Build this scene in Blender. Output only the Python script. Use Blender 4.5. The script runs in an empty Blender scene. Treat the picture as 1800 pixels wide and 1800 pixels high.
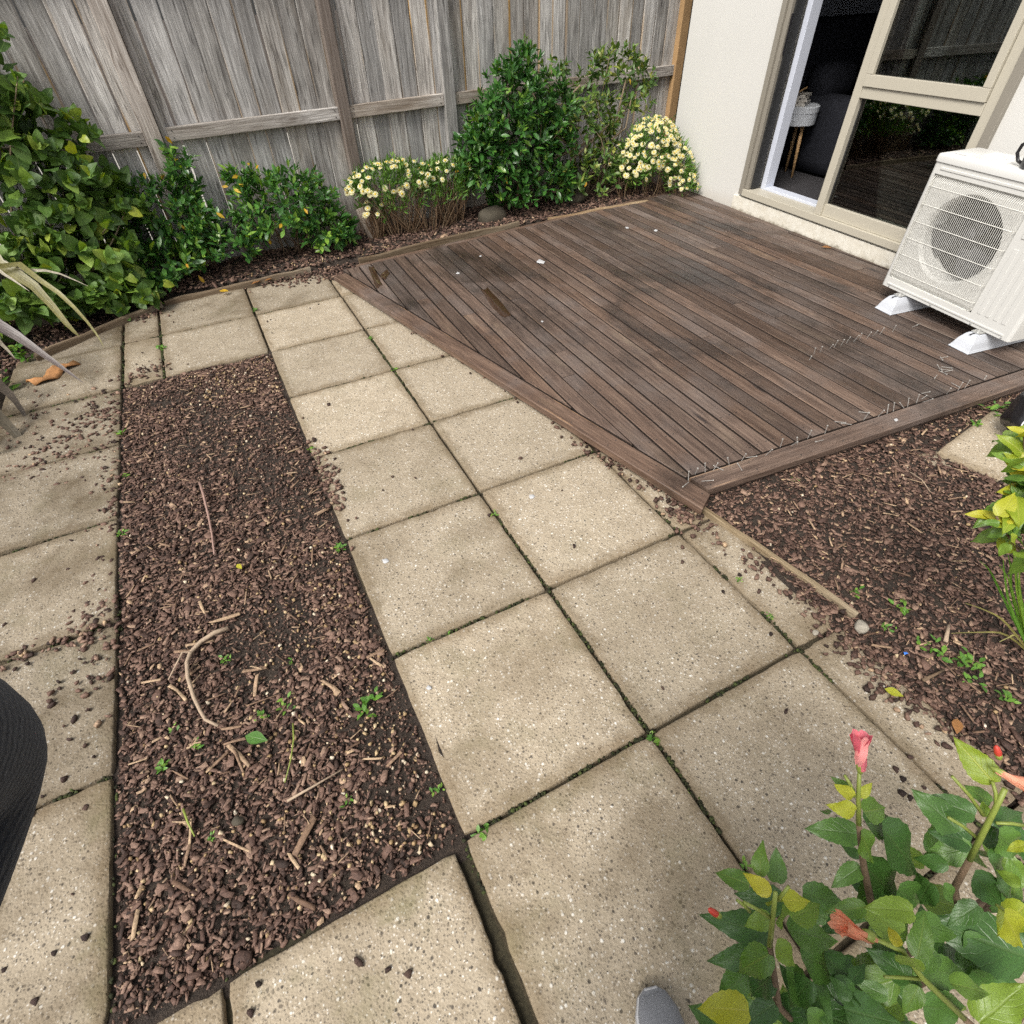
import bpy, bmesh, math, random
import numpy as np
from mathutils import Vector, Matrix, Euler
random.seed(7); RNG = np.random.default_rng(7)
R = math.radians
SC = bpy.context.scene
COL = SC.collection

# ------------------------------------------------------------------ camera
CAM = np.array([-0.634, -0.4541, 1.5927]); FPX = 957.5
def _rot(w):
    t = np.linalg.norm(w); k = w/t
    K = np.array([[0,-k[2],k[1]],[k[2],0,-k[0]],[-k[1],k[0],0]])
    return np.eye(3)+np.sin(t)*K+(1-np.cos(t))*K@K
RC = _rot(np.array([2.2838,-0.5643,0.1974]))      # rows: right, down, forward
cam_d = bpy.data.cameras.new('camera'); cam = bpy.data.objects.new('camera', cam_d); COL.objects.link(cam)
m3 = Matrix((RC[0].tolist(), (-RC[1]).tolist(), (-RC[2]).tolist())).transposed()
cam.matrix_world = Matrix.Translation(CAM.tolist()) @ m3.to_4x4()
cam_d.sensor_width = 36; cam_d.lens = FPX/1800*36; cam_d.clip_start = 0.02; cam_d.clip_end = 300
SC.camera = cam

# ------------------------------------------------------------------ light
SUN_DIR = Vector((-0.66, -0.33, 0.92)).normalized()       # towards the sun
w = bpy.data.worlds.new('World'); SC.world = w; w.use_nodes = True
wn = w.node_tree.nodes; wl = w.node_tree.links
sky = wn.new('ShaderNodeTexSky'); sky.sky_type = 'NISHITA'; sky.sun_disc = False
sky.sun_elevation = math.asin(SUN_DIR.z); sky.sun_rotation = math.atan2(SUN_DIR.x, SUN_DIR.y)
sky.air_density = 1.0; sky.dust_density = 4.0; sky.ozone_density = 1.0
hs = wn.new('ShaderNodeHueSaturation'); hs.inputs['Saturation'].default_value = 0.22
wl.new(sky.outputs[0], hs.inputs['Color'])
bg = wn['Background']; bg.inputs['Strength'].default_value = 0.125
wl.new(hs.outputs[0], bg.inputs['Color'])
sd = bpy.data.lights.new('sun', 'SUN'); sd.energy = 2.3; sd.angle = R(24); sd.color = (1.0, 0.95, 0.87)
sun = bpy.data.objects.new('sun', sd); COL.objects.link(sun)
sun.rotation_euler = SUN_DIR.to_track_quat('Z', 'Y').to_euler(); sun.location = (-6, -4, 9)
SC.view_settings.view_transform = 'Standard'; SC.view_settings.look = 'None'
SC.view_settings.exposure = 0.60; SC.view_settings.gamma = 1.0
SC.view_settings.use_curve_mapping = False
cy = SC.cycles; cy.max_bounces = 6; cy.diffuse_bounces = 3; cy.glossy_bounces = 3; cy.transmission_bounces = 4; cy.transparent_max_bounces = 8
cy.use_adaptive_sampling = True; cy.adaptive_threshold = 0.02; cy.caustics_reflective = False; cy.caustics_refractive = False; cy.use_denoising = False

# ------------------------------------------------------------------ helpers
def ray(px, py):
    return RC.T @ np.array([(px-900)/FPX, (py-900)/FPX, 1.0])
def G(px, py, z=0.0):                 # where the sight line through a photo point meets level z
    d = ray(px, py); return Vector((CAM + d*((z-CAM[2])/d[2])).tolist())
def AY(px, py, y):                    # ... meets the vertical sheet y
    d = ray(px, py); return Vector((CAM + d*((y-CAM[1])/d[1])).tolist())
def D(px, py, t):                     # ... at depth t
    return Vector((CAM + ray(px, py)*t).tolist())

def tag(o, label=None, cat=None, group=None, kind=None):
    if label: o['label'] = label
    if cat: o['category'] = cat
    if group: o['group'] = group
    if kind: o['kind'] = kind
    return o
def empty(name, loc, rz=0.0, **k):
    o = bpy.data.objects.new(name, None); COL.objects.link(o)
    o.location = loc; o.rotation_euler = (0, 0, rz); o.empty_display_size = 0.05
    tag(o, **k); return o
def mesh(name, V, F, mats, mi=None, smooth=False, uv=None):
    me = bpy.data.meshes.new(name)
    me.from_pydata([tuple(v) for v in V], [], F)
    for m in (mats if isinstance(mats, (list, tuple)) else [mats]): me.materials.append(m)
    if mi is not None: me.polygons.foreach_set('material_index', mi)
    if smooth: me.polygons.foreach_set('use_smooth', [True]*len(me.polygons))
    if uv is not None:
        l = me.uv_layers.new(name='UVMap'); vi = np.empty(len(me.loops), dtype=np.int32)
        me.loops.foreach_get('vertex_index', vi)
        l.data.foreach_set('uv', np.asarray(uv, dtype=np.float32)[vi].ravel())
    me.update(); return me
def link(name, me, parent=None, loc=None, M=None, **k):
    o = bpy.data.objects.new(name, me); COL.objects.link(o)
    if parent is not None: o.parent = parent
    if M is not None: o.matrix_basis = M
    if loc is not None: o.location = loc
    tag(o, **k); return o
def fast_mesh(name, V, F, mats, uv=None, smooth=False, mi=None):  # numpy, all faces with the same corner count
    V = np.asarray(V, dtype=np.float32); F = np.asarray(F, dtype=np.int32)
    me = bpy.data.meshes.new(name); k = F.shape[1]
    me.vertices.add(len(V)); me.vertices.foreach_set('co', V.ravel())
    me.loops.add(F.size); me.loops.foreach_set('vertex_index', F.ravel())
    me.polygons.add(len(F)); me.polygons.foreach_set('loop_start', np.arange(0, F.size, k, dtype=np.int32))
    me.polygons.foreach_set('loop_total', np.full(len(F), k, dtype=np.int32))
    for m in (mats if isinstance(mats, (list, tuple)) else [mats]): me.materials.append(m)
    if mi is not None: me.polygons.foreach_set('material_index', np.asarray(mi, dtype=np.int32))
    if smooth: me.polygons.foreach_set('use_smooth', np.ones(len(F), dtype=bool))
    if uv is not None:
        l = me.uv_layers.new(name='UVMap'); l.data.foreach_set('uv', np.asarray(uv, dtype=np.float32)[F.ravel()].ravel())
    me.update(calc_edges=True); me.validate(); return me

class MB:
    def __init__(s): s.V = []; s.F = []; s.mi = []
    def add(s, V, F, mi=0):
        b = len(s.V); s.V += [tuple(v) for v in V]; s.F += [tuple(i+b for i in f) for f in F]; s.mi += [mi]*len(F)
    def box(s, c, d, rot=None, ch=0.0, mi=0):
        x, y, z = d[0]/2, d[1]/2, d[2]/2
        if ch <= 0:
            V = [(-x,-y,-z),(x,-y,-z),(x,y,-z),(-x,y,-z),(-x,-y,z),(x,-y,z),(x,y,z),(-x,y,z)]
            F = [(0,3,2,1),(4,5,6,7),(0,1,5,4),(1,2,6,5),(2,3,7,6),(3,0,4,7)]
        else:
            bm = bmesh.new(); bmesh.ops.create_cube(bm, size=1)
            for v in bm.verts: v.co = (v.co.x*2*x, v.co.y*2*y, v.co.z*2*z)
            bmesh.ops.bevel(bm, geom=list(bm.edges), offset=ch, segments=2, profile=0.6, affect='EDGES')
            bm.verts.ensure_lookup_table(); bm.verts.index_update()
            V = [tuple(v.co) for v in bm.verts]; F = [tuple(v.index for v in f.verts) for f in bm.faces]; bm.free()
        M = rot if rot is not None else Matrix.Identity(3)
        s.add([M @ Vector(v) + Vector(c) for v in V], F, mi)
    def tube(s, P, r, n=6, cap=True, mi=0):
        P = [Vector(p) for p in P]; k = len(P)
        rr = r if isinstance(r, (list, tuple)) else [r]*k
        V = []; F = []; a = None
        for i, p in enumerate(P):
            t = (P[min(i+1,k-1)]-P[max(i-1,0)]).normalized()
            if a is None:
                a = t.orthogonal().normalized()
            else:
                a = (a - t*a.dot(t)); a = a.normalized() if a.length > 1e-6 else t.orthogonal().normalized()
            b = t.cross(a)
            for j in range(n):
                th = 2*math.pi*j/n; V.append(p + (a*math.cos(th)+b*math.sin(th))*rr[i])
        for i in range(k-1):
            for j in range(n):
                q = (j+1) % n; F.append((i*n+j, i*n+q, (i+1)*n+q, (i+1)*n+j))
        if cap: F.append(tuple(range(n-1,-1,-1))); F.append(tuple((k-1)*n+j for j in range(n)))
        s.add(V, F, mi)
    def lathe(s, prof, n=24, c=(0,0,0), mi=0, M=None):
        V = []; F = []; k = len(prof); c = Vector(c)
        for (r, z) in prof:
            for j in range(n):
                th = 2*math.pi*j/n; v = Vector((r*math.cos(th), r*math.sin(th), z)); V.append((M @ v if M is not None else v)+c)
        for i in range(k-1):
            for j in range(n):
                q = (j+1) % n; F.append((i*n+j, i*n+q, (i+1)*n+q, (i+1)*n+j))
        F.append(tuple(range(n-1,-1,-1))); F.append(tuple((k-1)*n+j for j in range(n)))
        s.add(V, F, mi)
    def prism(s, poly, z0, z1, ch=0.0, mi=0):     # convex counter-clockwise polygon
        n = len(poly); P = [Vector((p[0], p[1])) for p in poly]
        rings = [(P, z0)]
        if ch > 0:
            rings.append((P, z1-ch)); rings.append((inset(P, ch), z1))
        else: rings.append((P, z1))
        V = []; F = []
        for q, z in rings: V += [(p.x, p.y, z) for p in q]
        for i in range(len(rings)-1):
            for j in range(n):
                k = (j+1) % n; F.append((i*n+j, i*n+k, (i+1)*n+k, (i+1)*n+j))
        F.append(tuple(range(n-1,-1,-1))); F.append(tuple((len(rings)-1)*n+j for j in range(n)))
        s.add(V, F, mi)
    def build(s, name, mats, parent=None, loc=None, smooth=False, M=None, **k):
        me = mesh(name, s.V, s.F, mats, s.mi, smooth)
        return link(name, me, parent, loc, M, **k)
def inset(P, d):
    n = len(P); out = []
    for i in range(n):
        a, b, c = P[i-1], P[i], P[(i+1) % n]
        e1 = (b-a).normalized(); e2 = (c-b).normalized()
        n1 = Vector((-e1.y, e1.x)); n2 = Vector((-e2.y, e2.x)); h = n1+n2
        den = max(0.35, 1+n1.dot(n2)); out.append(b + h*(d/den))
    return out
def clip(poly, p, n):                  # keep the side n points to
    out = []; p = Vector(p); n = Vector(n)
    for i in range(len(poly)):
        a, b = Vector(poly[i]), Vector(poly[(i+1) % len(poly)])
        da, db = (a-p).dot(n), (b-p).dot(n)
        if da >= 0: out.append(a)
        if (da >= 0) != (db >= 0): out.append(a + (b-a)*(da/(da-db)))
    return out
def vnoise(x, y, sc, seed=0):          # smooth value noise 0..1
    g = np.random.default_rng(seed).random((64, 64))
    x = np.asarray(x)*sc+17.3; y = np.asarray(y)*sc+9.1
    xi = np.floor(x).astype(int); yi = np.floor(y).astype(int); fx = x-xi; fy = y-yi
    fx = fx*fx*(3-2*fx); fy = fy*fy*(3-2*fy)
    a = g[xi % 64, yi % 64]; b = g[(xi+1) % 64, yi % 64]; c = g[xi % 64, (yi+1) % 64]; d = g[(xi+1) % 64, (yi+1) % 64]
    return (a*(1-fx)+b*fx)*(1-fy)+(c*(1-fx)+d*fx)*fy

# ------------------------------------------------------------------ materials
class T:
    def __init__(s, name):
        s.m = bpy.data.materials.new(name); s.m.use_nodes = True
        s.t = s.m.node_tree; s.b = s.t.nodes['Principled BSDF']; s.out = s.t.nodes['Material Output']
    def put(s, sock, v):
        if isinstance(v, bpy.types.NodeSocket): s.t.links.new(v, sock)
        elif v is not None:
            if isinstance(v, (tuple, list)) and len(v) == 3 and len(sock.default_value) == 4: v = (*v, 1)
            sock.default_value = v
    def n(s, typ, ins=None, out=0, **a):
        nd = s.t.nodes.new('ShaderNode'+typ)
        for k, v in a.items(): setattr(nd, k, v)
        for k, v in (ins or {}).items(): s.put(nd.inputs[k], v)
        return nd.outputs[out]
    def P(s, **k):
        for a, v in k.items(): s.put(s.b.inputs[a.replace('_', ' ')], v)
    def obj(s): return s.n('TexCoord', out='Object')
    def rnd(s): return s.n('ObjectInfo', out='Random')
    def off(s, v, r, k=31.0):           # coordinates shifted by a per-object amount
        m = s.math('MULTIPLY', r, k)
        c = s.n('CombineXYZ', {0: m, 1: s.math('MULTIPLY', m, 1.7), 2: s.math('MULTIPLY', m, 0.6)})
        return s.n('VectorMath', {0: v, 1: c}, operation='ADD')
    def sc(s, v, x, y, z): return s.n('VectorMath', {0: v, 1: (x, y, z)}, operation='MULTIPLY')
    def noise(s, v, scale, detail=4, rough=0.55, dist=0.0):
        return s.n('TexNoise', {'Vector': v, 'Scale': scale, 'Detail': detail, 'Roughness': rough, 'Distortion': dist})
    def vor(s, v, scale, out=0, feature='F1', rnd=1.0):
        return s.n('TexVoronoi', {'Vector': v, 'Scale': scale, 'Randomness': rnd}, out=out, feature=feature)
    def math(s, op, a, b=None, c=None, clamp=False):
        i = {0: a}
        if b is not None: i[1] = b
        if c is not None: i[2] = c
        return s.n('Math', i, operation=op, use_clamp=clamp)
    def ramp(s, f, stops, mode='LINEAR'):
        nd = s.t.nodes.new('ShaderNodeValToRGB'); cr = nd.color_ramp; cr.interpolation = mode
        while len(cr.elements) < len(stops): cr.elements.new(0.5)
        for e, (p, c) in zip(cr.elements, stops):
            e.position = p; e.color = (c, c, c, 1) if not isinstance(c, (tuple, list)) else (*c, 1)
        s.put(nd.inputs[0], f); return nd.outputs[0]
    def mr(s, f, a, b, c=0.0, d=1.0): return s.n('MapRange', {0: f, 1: a, 2: b, 3: c, 4: d}, interpolation_type='SMOOTHSTEP')
    def mix(s, f, a, b, mode='MIX'):
        nd = s.t.nodes.new('ShaderNodeMix'); nd.data_type = 'RGBA'; nd.blend_type = mode
        s.put(nd.inputs[0], f); s.put(nd.inputs[6], a); s.put(nd.inputs[7], b); return nd.outputs[2]
    def bump(s, h, strength=0.5, dist=0.01, normal=None):
        i = {'Height': h, 'Strength': strength, 'Distance': dist}
        if normal is not None: i['Normal'] = normal
        return s.n('Bump', i)
    def xyz(s, v):
        nd = s.t.nodes.new('ShaderNodeSeparateXYZ'); s.put(nd.inputs[0], v); return nd.outputs
    def hsv(s, c, h=0.5, sat=1.0, v=1.0): return s.n('HueSaturation', {'Color': c, 'Hue': h, 'Saturation': sat, 'Value': v})

def plain(name, col, rough=0.6, metal=0.0, bump=0.0, bscale=60, spec=0.5, var=0.12):
    t = T(name); v = t.obj(); nz = t.noise(v, bscale*0.25, 4)
    c = t.mix(nz, tuple(x*(1-var) for x in col), tuple(min(1, x*(1+var)) for x in col))
    t.P(Base_Color=c, Roughness=rough, Metallic=metal); t.b.inputs['Specular IOR Level'].default_value = spec
    if bump: t.P(Normal=t.bump(t.noise(v, bscale, 5), bump, 0.004))
    return t.m

def mat_paver():
    t = T('exposed_aggregate_concrete'); o = t.obj(); r = t.rnd(); v = t.off(o, r)
    info = t.n('ObjectInfo', out='Color'); ic = t.n('SeparateColor', {0: info}); dirt = ic
    age = t.n('SeparateColor', {0: info}, out=1)
    ed = t.n('Attribute', attribute_name='edged', out='Fac')
    wv = t.n('VectorMath', {0: v, 1: t.n('VectorMath', {0: t.n('TexNoise', {'Vector': v, 'Scale': 60.0}, out=1), 1: (0.006, 0.006, 0.006)}, operation='MULTIPLY')}, operation='ADD')
    dist = t.vor(wv, 92); vc = dist.node.outputs[1]; cell = t.n('SeparateColor', {0: vc})
    dist2 = t.vor(wv, 175); cell2 = t.n('SeparateColor', {0: dist2.node.outputs[1]})
    stone = t.ramp(cell, [(0.0, (0.050,0.045,0.040)), (0.16, (0.11,0.095,0.08)), (0.32, (0.28,0.23,0.165)), (0.60, (0.40,0.335,0.245)), (0.80, (0.52,0.455,0.36)), (0.93, (0.80,0.77,0.70))])
    stone2 = t.ramp(cell2, [(0.0, (0.045,0.042,0.038)), (0.20, (0.12,0.105,0.09)), (0.40, (0.31,0.26,0.19)), (0.8, (0.46,0.395,0.30)), (0.94, (0.78,0.74,0.67))])
    cement = t.mix(t.noise(v, 14, 6), (0.335,0.275,0.198), (0.455,0.387,0.290))
    m1 = t.mr(dist, 0.20, 0.46, 1, 0); m2 = t.mr(dist2, 0.22, 0.5, 1, 0)
    c = t.mix(t.math('MULTIPLY', m2, 0.80), cement, stone2)
    pick = t.mr(cell.node.outputs[1], 0.46, 0.56)
    c = t.mix(t.math('MULTIPLY', t.math('MULTIPLY', m1, pick), 0.95), c, stone)
    # dirt film: broad stains, rim grime, algae
    st = t.mr(t.noise(v, 3.2, 5, 0.6, 0.4), 0.40, 0.70); st2 = t.mr(t.noise(v, 9.0, 4, 0.7), 0.45, 0.72)
    grime = t.math('MULTIPLY', t.math('ADD', t.math('MULTIPLY', st, 0.65), t.math('MULTIPLY', st2, 0.35)), dirt)
    c = t.mix(t.math('MULTIPLY', grime, 0.95, clamp=True), c, t.mix(t.noise(v, 40, 4), (0.125,0.092,0.056), (0.215,0.165,0.102)))
    rim = t.math('MULTIPLY', t.mr(t.math('ADD', ed, t.math('MULTIPLY', t.math('SUBTRACT', t.noise(v, 13, 5, 0.7), 0.5), 0.11)), 0.0, 0.055, 1, 0), 0.62)
    c = t.mix(rim, c, t.mix(t.noise(v, 6, 3), (0.13,0.105,0.06), (0.20,0.135,0.075)))
    alg = t.math('MULTIPLY', t.mr(t.noise(v, 5.2, 5, 0.65, 0.3), 0.48, 0.74), age)
    c = t.mix(t.math('MULTIPLY', alg, 0.65, clamp=True), c, (0.150,0.135,0.062))
    c = t.hsv(c, v=t.math('MULTIPLY', t.mr(r, 0, 1, 0.88, 1.04), t.math('SUBTRACT', 1.0, t.math('MULTIPLY', ic.node.outputs[2], 0.30))))
    h = t.math('ADD', t.math('MULTIPLY', t.math('SUBTRACT', 1.0, dist2), 0.5), t.math('ADD', t.math('MULTIPLY', m1, 0.5), t.math('MULTIPLY', t.noise(v, 30, 5), 0.6)))
    t.P(Base_Color=c, Roughness=t.mr(grime, 0, 1, 0.86, 0.72), Normal=t.bump(h, 0.55, 0.004))
    t.b.inputs['Specular IOR Level'].default_value = 0.3
    return t.m
def mat_soil():
    t = T('damp_soil'); v = t.obj(); a = t.noise(v, 9, 6, 0.65); b = t.noise(v, 90, 5, 0.7)
    c = t.ramp(b, [(0.25, (0.016,0.011,0.008)), (0.55, (0.045,0.031,0.022)), (0.8, (0.10,0.07,0.048))])
    c = t.mix(t.mr(a, 0.5, 0.75), c, (0.05,0.036,0.024))
    t.P(Base_Color=c, Roughness=0.9, Normal=t.bump(t.math('ADD', b, t.noise(v, 260, 3)), 0.9, 0.012))
    return t.m
def mat_island(name, stops, rough=0.8, bump=0.5, sc=140, stretch=(1,1,1), spec=0.35):
    t = T(name); v = t.sc(t.obj(), *stretch)
    r = t.math('FRACT', t.math('ADD', t.n('NewGeometry', out='Random Per Island'), t.rnd()))
    c = t.ramp(r, stops); nz = t.noise(v, sc, 4, 0.65)
    c = t.hsv(c, v=t.mr(nz, 0.25, 0.75, 0.6, 1.35))
    t.P(Base_Color=c, Roughness=rough, Normal=t.bump(nz, bump, 0.003)); t.b.inputs['Specular IOR Level'].default_value = spec
    return t.m
def mat_deck():
    t = T('weathered_decking'); o = t.obj(); r = t.rnd(); v = t.off(o, r, 23)
    g = t.noise(t.sc(v, 40, 2.2, 40), 1.0, 5, 0.68, 0.5); g2 = t.noise(t.sc(v, 260, 9, 260), 1.0, 3, 0.6)
    kn = t.vor(t.sc(v, 9, 1.5, 3), 1.0)
    ring = t.math('SINE', t.math('MULTIPLY', kn, 46))
    c = t.ramp(g, [(0.24, (0.045,0.027,0.019)), (0.42, (0.088,0.055,0.039)), (0.55, (0.120,0.077,0.055)), (0.70, (0.165,0.110,0.078)), (0.85,(0.24,0.17,0.12))])
    c = t.hsv(c, v=t.mr(g2, 0.3, 0.7, 0.70, 1.22))
    grey = t.mr(t.noise(t.off(o, r, 7), 2.1, 5, 0.6), 0.46, 0.68)
    c = t.mix(t.math('MULTIPLY', grey, 0.40), c, t.mix(g2, (0.085,0.072,0.070), (0.19,0.165,0.15)))
    pale = t.mr(t.noise(t.sc(v, 7, 1.2, 7), 1.0, 5, 0.6), 0.58, 0.78)
    c = t.mix(t.math('MULTIPLY', pale, 0.5), c, (0.27,0.195,0.13))
    geo = t.n('NewGeometry', out='Position'); damp = t.mr(t.noise(t.sc(geo, 1.5, 0.9, 0), 1.0, 5, 0.62, 0.5), 0.50, 0.64)
    c = t.mix(t.math('MULTIPLY', damp, 0.8), c, t.hsv(c, v=0.36, sat=0.95))
    kmask = t.math('MULTIPLY', t.mr(kn, 0.05, 0.13, 1, 0), t.mr(ring, -1, 1, 0.6, 1))
    c = t.mix(t.math('MULTIPLY', kmask, 0.8), c, (0.016,0.012,0.012))
    x = t.xyz(o); ax = t.math('ABSOLUTE', x[0])
    em = t.math('MULTIPLY', t.math('MULTIPLY', t.mr(ax, 0.0385, 0.0425), t.mr(ax, 0.046, 0.047, 1, 0)), t.mr(t.noise(t.sc(v, 3, 2.6, 3), 1.0, 4, 0.65), 0.50, 0.66))
    c = t.mix(t.math('MULTIPLY', em, 0.62), c, (0.30,0.185,0.105))
    # nail heads over each bearer
    yy = t.math('SUBTRACT', t.math('PINGPONG', t.math('ADD', x[1], 20.0), 0.24), 0.12)
    dd = t.math('SQRT', t.math('ADD', t.math('POWER', t.math('SUBTRACT', ax, 0.026), 2.0), t.math('POWER', yy, 2.0)))
    c = t.mix(t.mr(dd, 0.0025, 0.0045, 1, 0), c, (0.02,0.017,0.016))
    ro = t.math('SUBTRACT', t.mr(g, 0.3, 0.7, 0.5, 0.72), t.math('MULTIPLY', damp, 0.16))
    t.P(Base_Color=t.hsv(c, sat=t.mr(t.math('FRACT', t.math('MULTIPLY', r, 7.3)), 0, 1, 0.80, 1.06), v=t.mr(r, 0, 1, 0.64, 1.14)), Roughness=ro, Normal=t.bump(t.math('ADD', g, t.math('MULTIPLY', g2, 0.5)), 0.55, 0.004))
    return t.m
def mat_fence(name, tint=(1,1,1), edge=True, brown=0.0):
    t = T(name); o = t.obj(); r = t.rnd(); v = t.off(o, r, 19)
    wob = t.n('VectorMath', {0: v, 1: t.n('VectorMath', {0: t.n('TexNoise', {'Vector': t.sc(v, 6, 1, 2.5), 'Scale': 1.0, 'Detail': 2.0}, out=1), 1: (0.03, 0, 0)}, operation='MULTIPLY')}, operation='ADD')
    g = t.noise(t.sc(wob, 34, 20, 1.6), 1.0, 5, 0.72, 0.6); g2 = t.noise(t.sc(wob, 230, 60, 6.0), 1.0, 3, 0.65)
    c = t.ramp(g, [(0.25, (0.165,0.152,0.140)), (0.42, (0.36,0.343,0.325)), (0.56, (0.50,0.485,0.463)), (0.76, (0.69,0.675,0.655))])
    c = t.hsv(c, v=t.mr(g2, 0.28, 0.72, 0.62, 1.28))
    kd = t.vor(t.sc(v, 5.2, 1, 1.25), 1.0); rg = t.math('SINE', t.math('MULTIPLY', kd, 60))
    km = t.math('MULTIPLY', t.mr(kd, 0.04, 0.20, 1, 0), t.mr(rg, -1, 1, 0.35, 1.0))
    c = t.mix(t.math('MULTIPLY', km, 0.7), c, (0.045,0.037,0.034))
    crack = t.mr(t.math('ABSOLUTE', t.math('SUBTRACT', t.noise(t.sc(wob, 26, 10, 0.9), 1.0, 2, 0.5), 0.5)), 0.004, 0.016, 1, 0)
    c = t.mix(t.math('MULTIPLY', crack, 0.55), c, (0.04,0.035,0.032))
    blot = t.mr(t.noise(t.sc(v, 5, 5, 1.1), 1.0, 4, 0.68, 0.7), 0.50, 0.70)
    c = t.mix(t.math('MULTIPLY', blot, 0.66), c, t.hsv(c, v=0.42))
    tan = t.mr(t.noise(t.sc(v, 3, 3, 0.8), 1.0, 4, 0.6), 0.5, 0.7)
    c = t.mix(t.math('MULTIPLY', tan, 0.30), c, (0.33,0.28,0.215))
    x = t.xyz(o); ax = t.math('ABSOLUTE', x[0])
    if edge:
        em = t.math('MULTIPLY', t.mr(ax, 0.058, 0.068), t.mr(t.noise(t.sc(v, 0.5, 0.5, 0.9), 1.0, 3, 0.5), 0.44, 0.56))
        c = t.mix(t.math('MULTIPLY', em, 0.85), c, (0.40,0.27,0.14))
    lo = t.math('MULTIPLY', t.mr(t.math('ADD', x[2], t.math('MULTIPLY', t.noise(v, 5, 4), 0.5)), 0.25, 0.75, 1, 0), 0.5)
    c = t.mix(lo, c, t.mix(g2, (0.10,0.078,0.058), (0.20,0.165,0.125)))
    if brown: c = t.mix(brown, c, t.mix(g, (0.10,0.06,0.04), (0.27,0.18,0.12)))
    c = t.mix(1.0, c, tint, 'MULTIPLY')
    t.P(Base_Color=t.hsv(c, sat=t.mr(t.math('FRACT', t.math('MULTIPLY', r, 5.7)), 0, 1, 0.7, 1.5), v=t.mr(r, 0, 1, 0.70, 1.24)), Roughness=0.82, Normal=t.bump(t.math('ADD', g, t.math('MULTIPLY', g2, 0.6)), 0.7, 0.005))
    t.b.inputs['Specular IOR Level'].default_value = 0.25
    return t.m
def mat_leaf(name, stops, rough=0.38, trans=0.25, vein=(0.20,0.30,0.07), vstr=0.35, spec=0.5):
    t = T(name)
    r = t.math('FRACT', t.math('ADD', t.n('NewGeometry', out='Random Per Island'), t.math('MULTIPLY', t.rnd(), 3.7)))
    c = t.ramp(r, stops)
    uv = t.xyz(t.n('UVMap', uv_map='UVMap')); u = t.math('ABSOLUTE', t.math('SUBTRACT', uv[0], 0.5)); vv = uv[1]
    mid = t.mr(u, 0.012, 0.05, 1, 0)
    side = t.math('PINGPONG', t.math('SUBTRACT', t.math('MULTIPLY', vv, 7.0), t.math('MULTIPLY', u, 5.0)), 0.5)
    sv = t.mr(side, 0.0, 0.09, 1, 0)
    vm = t.math('MAXIMUM', mid, t.math('MULTIPLY', sv, 0.55))
    ns = t.noise(t.obj(), 60, 3)
    c = t.hsv(c, v=t.mr(ns, 0.3, 0.7, 0.82, 1.18))
    c = t.mix(t.math('MULTIPLY', vm, vstr), c, vein)
    t.P(Base_Color=c, Roughness=rough, Normal=t.bump(t.math('ADD', t.math('MULTIPLY', vm, -0.7), t.math('MULTIPLY', ns, 0.3)), 0.35, 0.003))
    t.b.inputs['Specular IOR Level'].default_value = spec
    tr = t.n('BsdfTranslucent', {'Color': t.hsv(c, h=0.485, sat=1.15, v=1.5)})
    mx = t.n('MixShader', {0: trans, 1: t.b.outputs[0], 2: tr}); t.t.links.new(mx, t.out.inputs['Surface'])
    return t.m
def mat_glass():
    t = T('window_glass'); t.t.nodes.remove(t.b)
    fr = t.n('Fresnel', {'IOR': 1.62}); gl = t.n('BsdfGlossy', {'Color': (0.95,0.97,0.96,1), 'Roughness': 0.0})
    tr = t.n('BsdfTransparent', {'Color': (0.50,0.55,0.53,1)})
    mx = t.n('MixShader', {0: t.math('MULTIPLY', fr, 1.35, clamp=True), 1: tr, 2: gl}); t.t.links.new(mx, t.out.inputs['Surface'])
    return t.m
def mat_wall():
    t = T('cream_rendered_wall'); v = t.obj(); a = t.noise(v, 1.4, 5, 0.6); z = t.xyz(v)[2]
    c = t.mix(a, (0.58,0.57,0.54), (0.645,0.635,0.605))
    d = t.mr(t.math('ADD', z, t.math('MULTIPLY', t.noise(v, 6, 5), 0.12)), 0.10, 0.24, 1, 0)
    c = t.mix(t.math('MULTIPLY', d, 0.30), c, (0.42,0.35,0.26))
    t.P(Base_Color=c, Roughness=0.75, Normal=t.bump(t.math('ADD', t.noise(v, 160, 4), t.noise(v, 18, 3)), 0.12, 0.004)); return t.m
def mat_plinth():
    t = T('painted_concrete_footing'); v = t.obj(); z = t.xyz(v)[2]; nz = t.noise(v, 22, 6, 0.7)
    c = t.mix(t.mr(nz, 0.35, 0.65), (0.62,0.58,0.49), (0.72,0.69,0.61))
    d = t.mr(t.math('ADD', z, t.math('MULTIPLY', t.math('SUBTRACT', t.noise(v, 15, 6, 0.7), 0.5), 0.10)), 0.045, 0.085, 1, 0)
    c = t.mix(t.math('MULTIPLY', d, 0.75), c, t.mix(nz, (0.10,0.085,0.05), (0.25,0.20,0.13)))
    t.P(Base_Color=c, Roughness=0.85, Normal=t.bump(nz, 0.5, 0.006)); return t.m
def mat_knit(name, col, sc=420):
    t = T(name); v = t.obj(); wv = t.n('TexWave', {'Vector': v, 'Scale': sc/6.0, 'Distortion': 1.5, 'Detail': 1.0}, wave_type='BANDS', bands_direction='Z')
    nz = t.noise(v, sc, 3)
    c = t.mix(nz, tuple(x*0.55 for x in col), tuple(x*1.5 for x in col))
    t.P(Base_Color=c, Roughness=0.95, Normal=t.bump(t.math('ADD', t.math('MULTIPLY', wv, 0.3), nz), 0.35, 0.002)); t.b.inputs['Specular IOR Level'].default_value = 0.15
    t.P(Sheen_Weight=0.15); return t.m

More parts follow.
